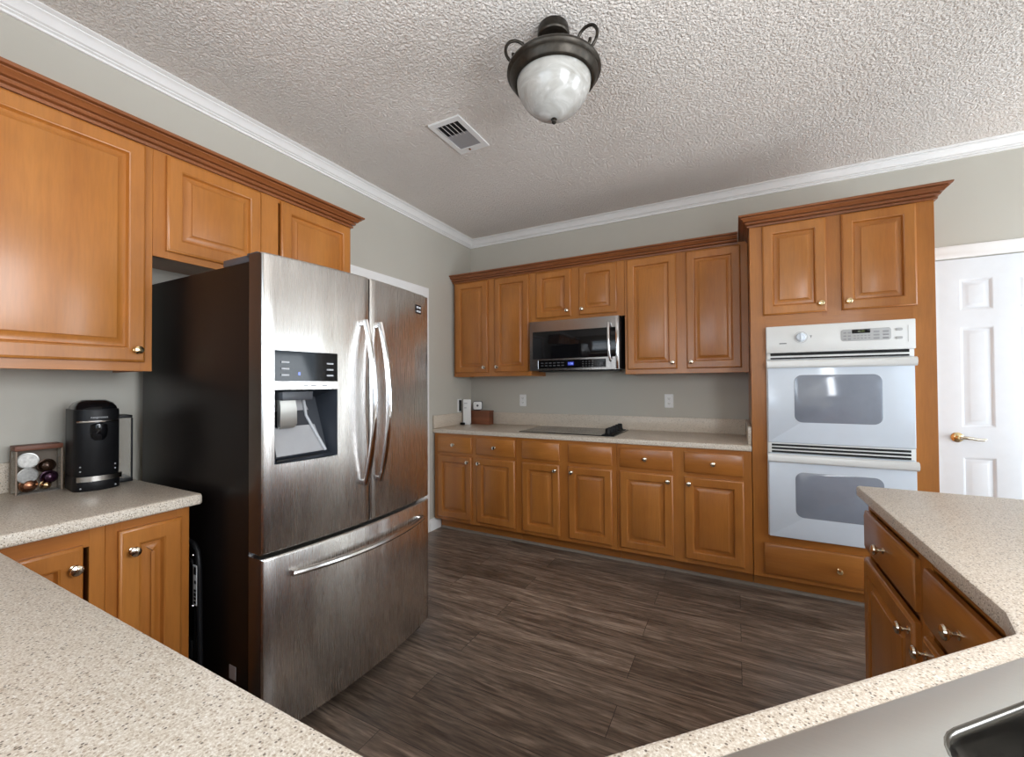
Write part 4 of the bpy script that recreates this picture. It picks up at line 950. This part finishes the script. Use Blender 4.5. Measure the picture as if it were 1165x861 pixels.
# ------------------------------------------------------------------ ceiling light and vent
cl = thing('ceiling_light', 'bronze semi-flush ceiling light with white alabaster glass bowl', 'ceiling light', (1.778, -2.070, ZC))
bm = B(); lathe(bm, [(0, -0.001), (0.060, -0.001), (0.063, -0.006), (0.064, -0.020), (0.066, -0.026), (0.066, -0.040), (0.062, -0.045), (0.050, -0.047), (0.046, -0.040), (0, -0.036)], 36); obj('canopy', bm, BRONZE, cl)
bm = B(); lathe(bm, [(0, -0.036), (0.016, -0.046), (0.022, -0.060), (0.038, -0.070), (0.042, -0.084), (0.028, -0.098), (0.020, -0.110), (0.026, -0.130), (0.036, -0.150), (0, -0.152)], 28); obj('stem', bm, BRONZE, cl)
bm = B(); lathe(bm, [(0, -0.150), (0.060, -0.152), (0.105, -0.157), (0.112, -0.164), (0.150, -0.168), (0.172, -0.174), (0.186, -0.180), (0.193, -0.189), (0.194, -0.196), (0.190, -0.203), (0.183, -0.208), (0.181, -0.216), (0.174, -0.223), (0.170, -0.232), (0.163, -0.237), (0.157, -0.238), (0.153, -0.232), (0.150, -0.220), (0, -0.216)], 56); obj('rim_pan', bm, BRONZE, cl)
bm = B(); lathe(bm, [(0.1525, -0.222), (0.1525, -0.238), (0.151, -0.254), (0.146, -0.272), (0.136, -0.293), (0.121, -0.315), (0.102, -0.336), (0.080, -0.355), (0.056, -0.370), (0.030, -0.380), (0.012, -0.3835), (0.0, -0.384)], 56); obj('glass_bowl', bm, ALAB, cl, smooth=60)
bm = B(); lathe(bm, [(0, -0.382), (0.011, -0.383), (0.013, -0.387), (0.007, -0.391), (0.006, -0.393), (0.010, -0.397), (0.009, -0.401), (0.004, -0.405), (0, -0.408)], 16); obj('finial', bm, BRONZE, cl)
for k in range(3):
    # each scroll: a loop standing on the pan, its tip curling inwards
    a = math.radians((-168, -40, 84)[k]) + YAW; rad = Vector((math.cos(a), math.sin(a), 0)); pts = []
    for i in range(34):
        t = i / 33; th = math.radians(-75 + 410 * t); r_ = 0.045 if t < 0.62 else 0.045 - 0.030 * (t - 0.62) / 0.38
        pts.append(rad * (0.158 + r_ * math.cos(th)) + Vector((0, 0, -0.130 + r_ * 1.05 * math.sin(th))))
    bm = B(); tube(bm, pts, 0.0062, 9); obj('scroll_arm', bm, BRONZE, cl)
cv = thing('ceiling_vent', 'white ceiling air register with dark louvres and damper plate', 'vent', (1.000, -1.628, ZC))
bm = B()
X0, X1, Y0_, Y1_ = -0.105, 0.105, -0.165, 0.165
for a, b, c, e_ in ((X0, X1, Y0_, Y0_ + 0.034), (X0, X1, Y1_ - 0.045, Y1_), (X0, X0 + 0.030, Y0_ + 0.034, Y1_ - 0.045), (X1 - 0.030, X1, Y0_ + 0.034, Y1_ - 0.045)): box(bm, a, b, c, e_, -0.010, -0.0003)
bmesh.ops.remove_doubles(bm, verts=bm.verts, dist=1e-5); obj('frame', bm, PLASW, cv)
bm = B(); box(bm, X0 + 0.03, X1 - 0.03, Y0_ + 0.034, -0.020, -0.002, -0.0004); obj('duct_opening', bm, SLOT, cv)
for k in range(5):
    x = X0 + 0.040 + k * 0.028
    bm = B(); box(bm, -0.010, 0.010, Y0_ + 0.036, -0.021, -0.0006, 0.0006); o = obj('louvre', bm, PLASW, cv, loc=(x, 0, -0.0105), rot=(0, math.radians(38), 0))
bm = B(); box(bm, X0 + 0.031, X1 - 0.031, -0.019, Y1_ - 0.046, -0.007, -0.001, 0.001, 1); obj('damper_plate', bm, GREYL, cv)
bm = B(); box(bm, -0.022, -0.008, Y1_ - 0.040, Y1_ - 0.025, -0.018, -0.0105, 0.002, 1); obj('damper_lever', bm, CHROME, cv)
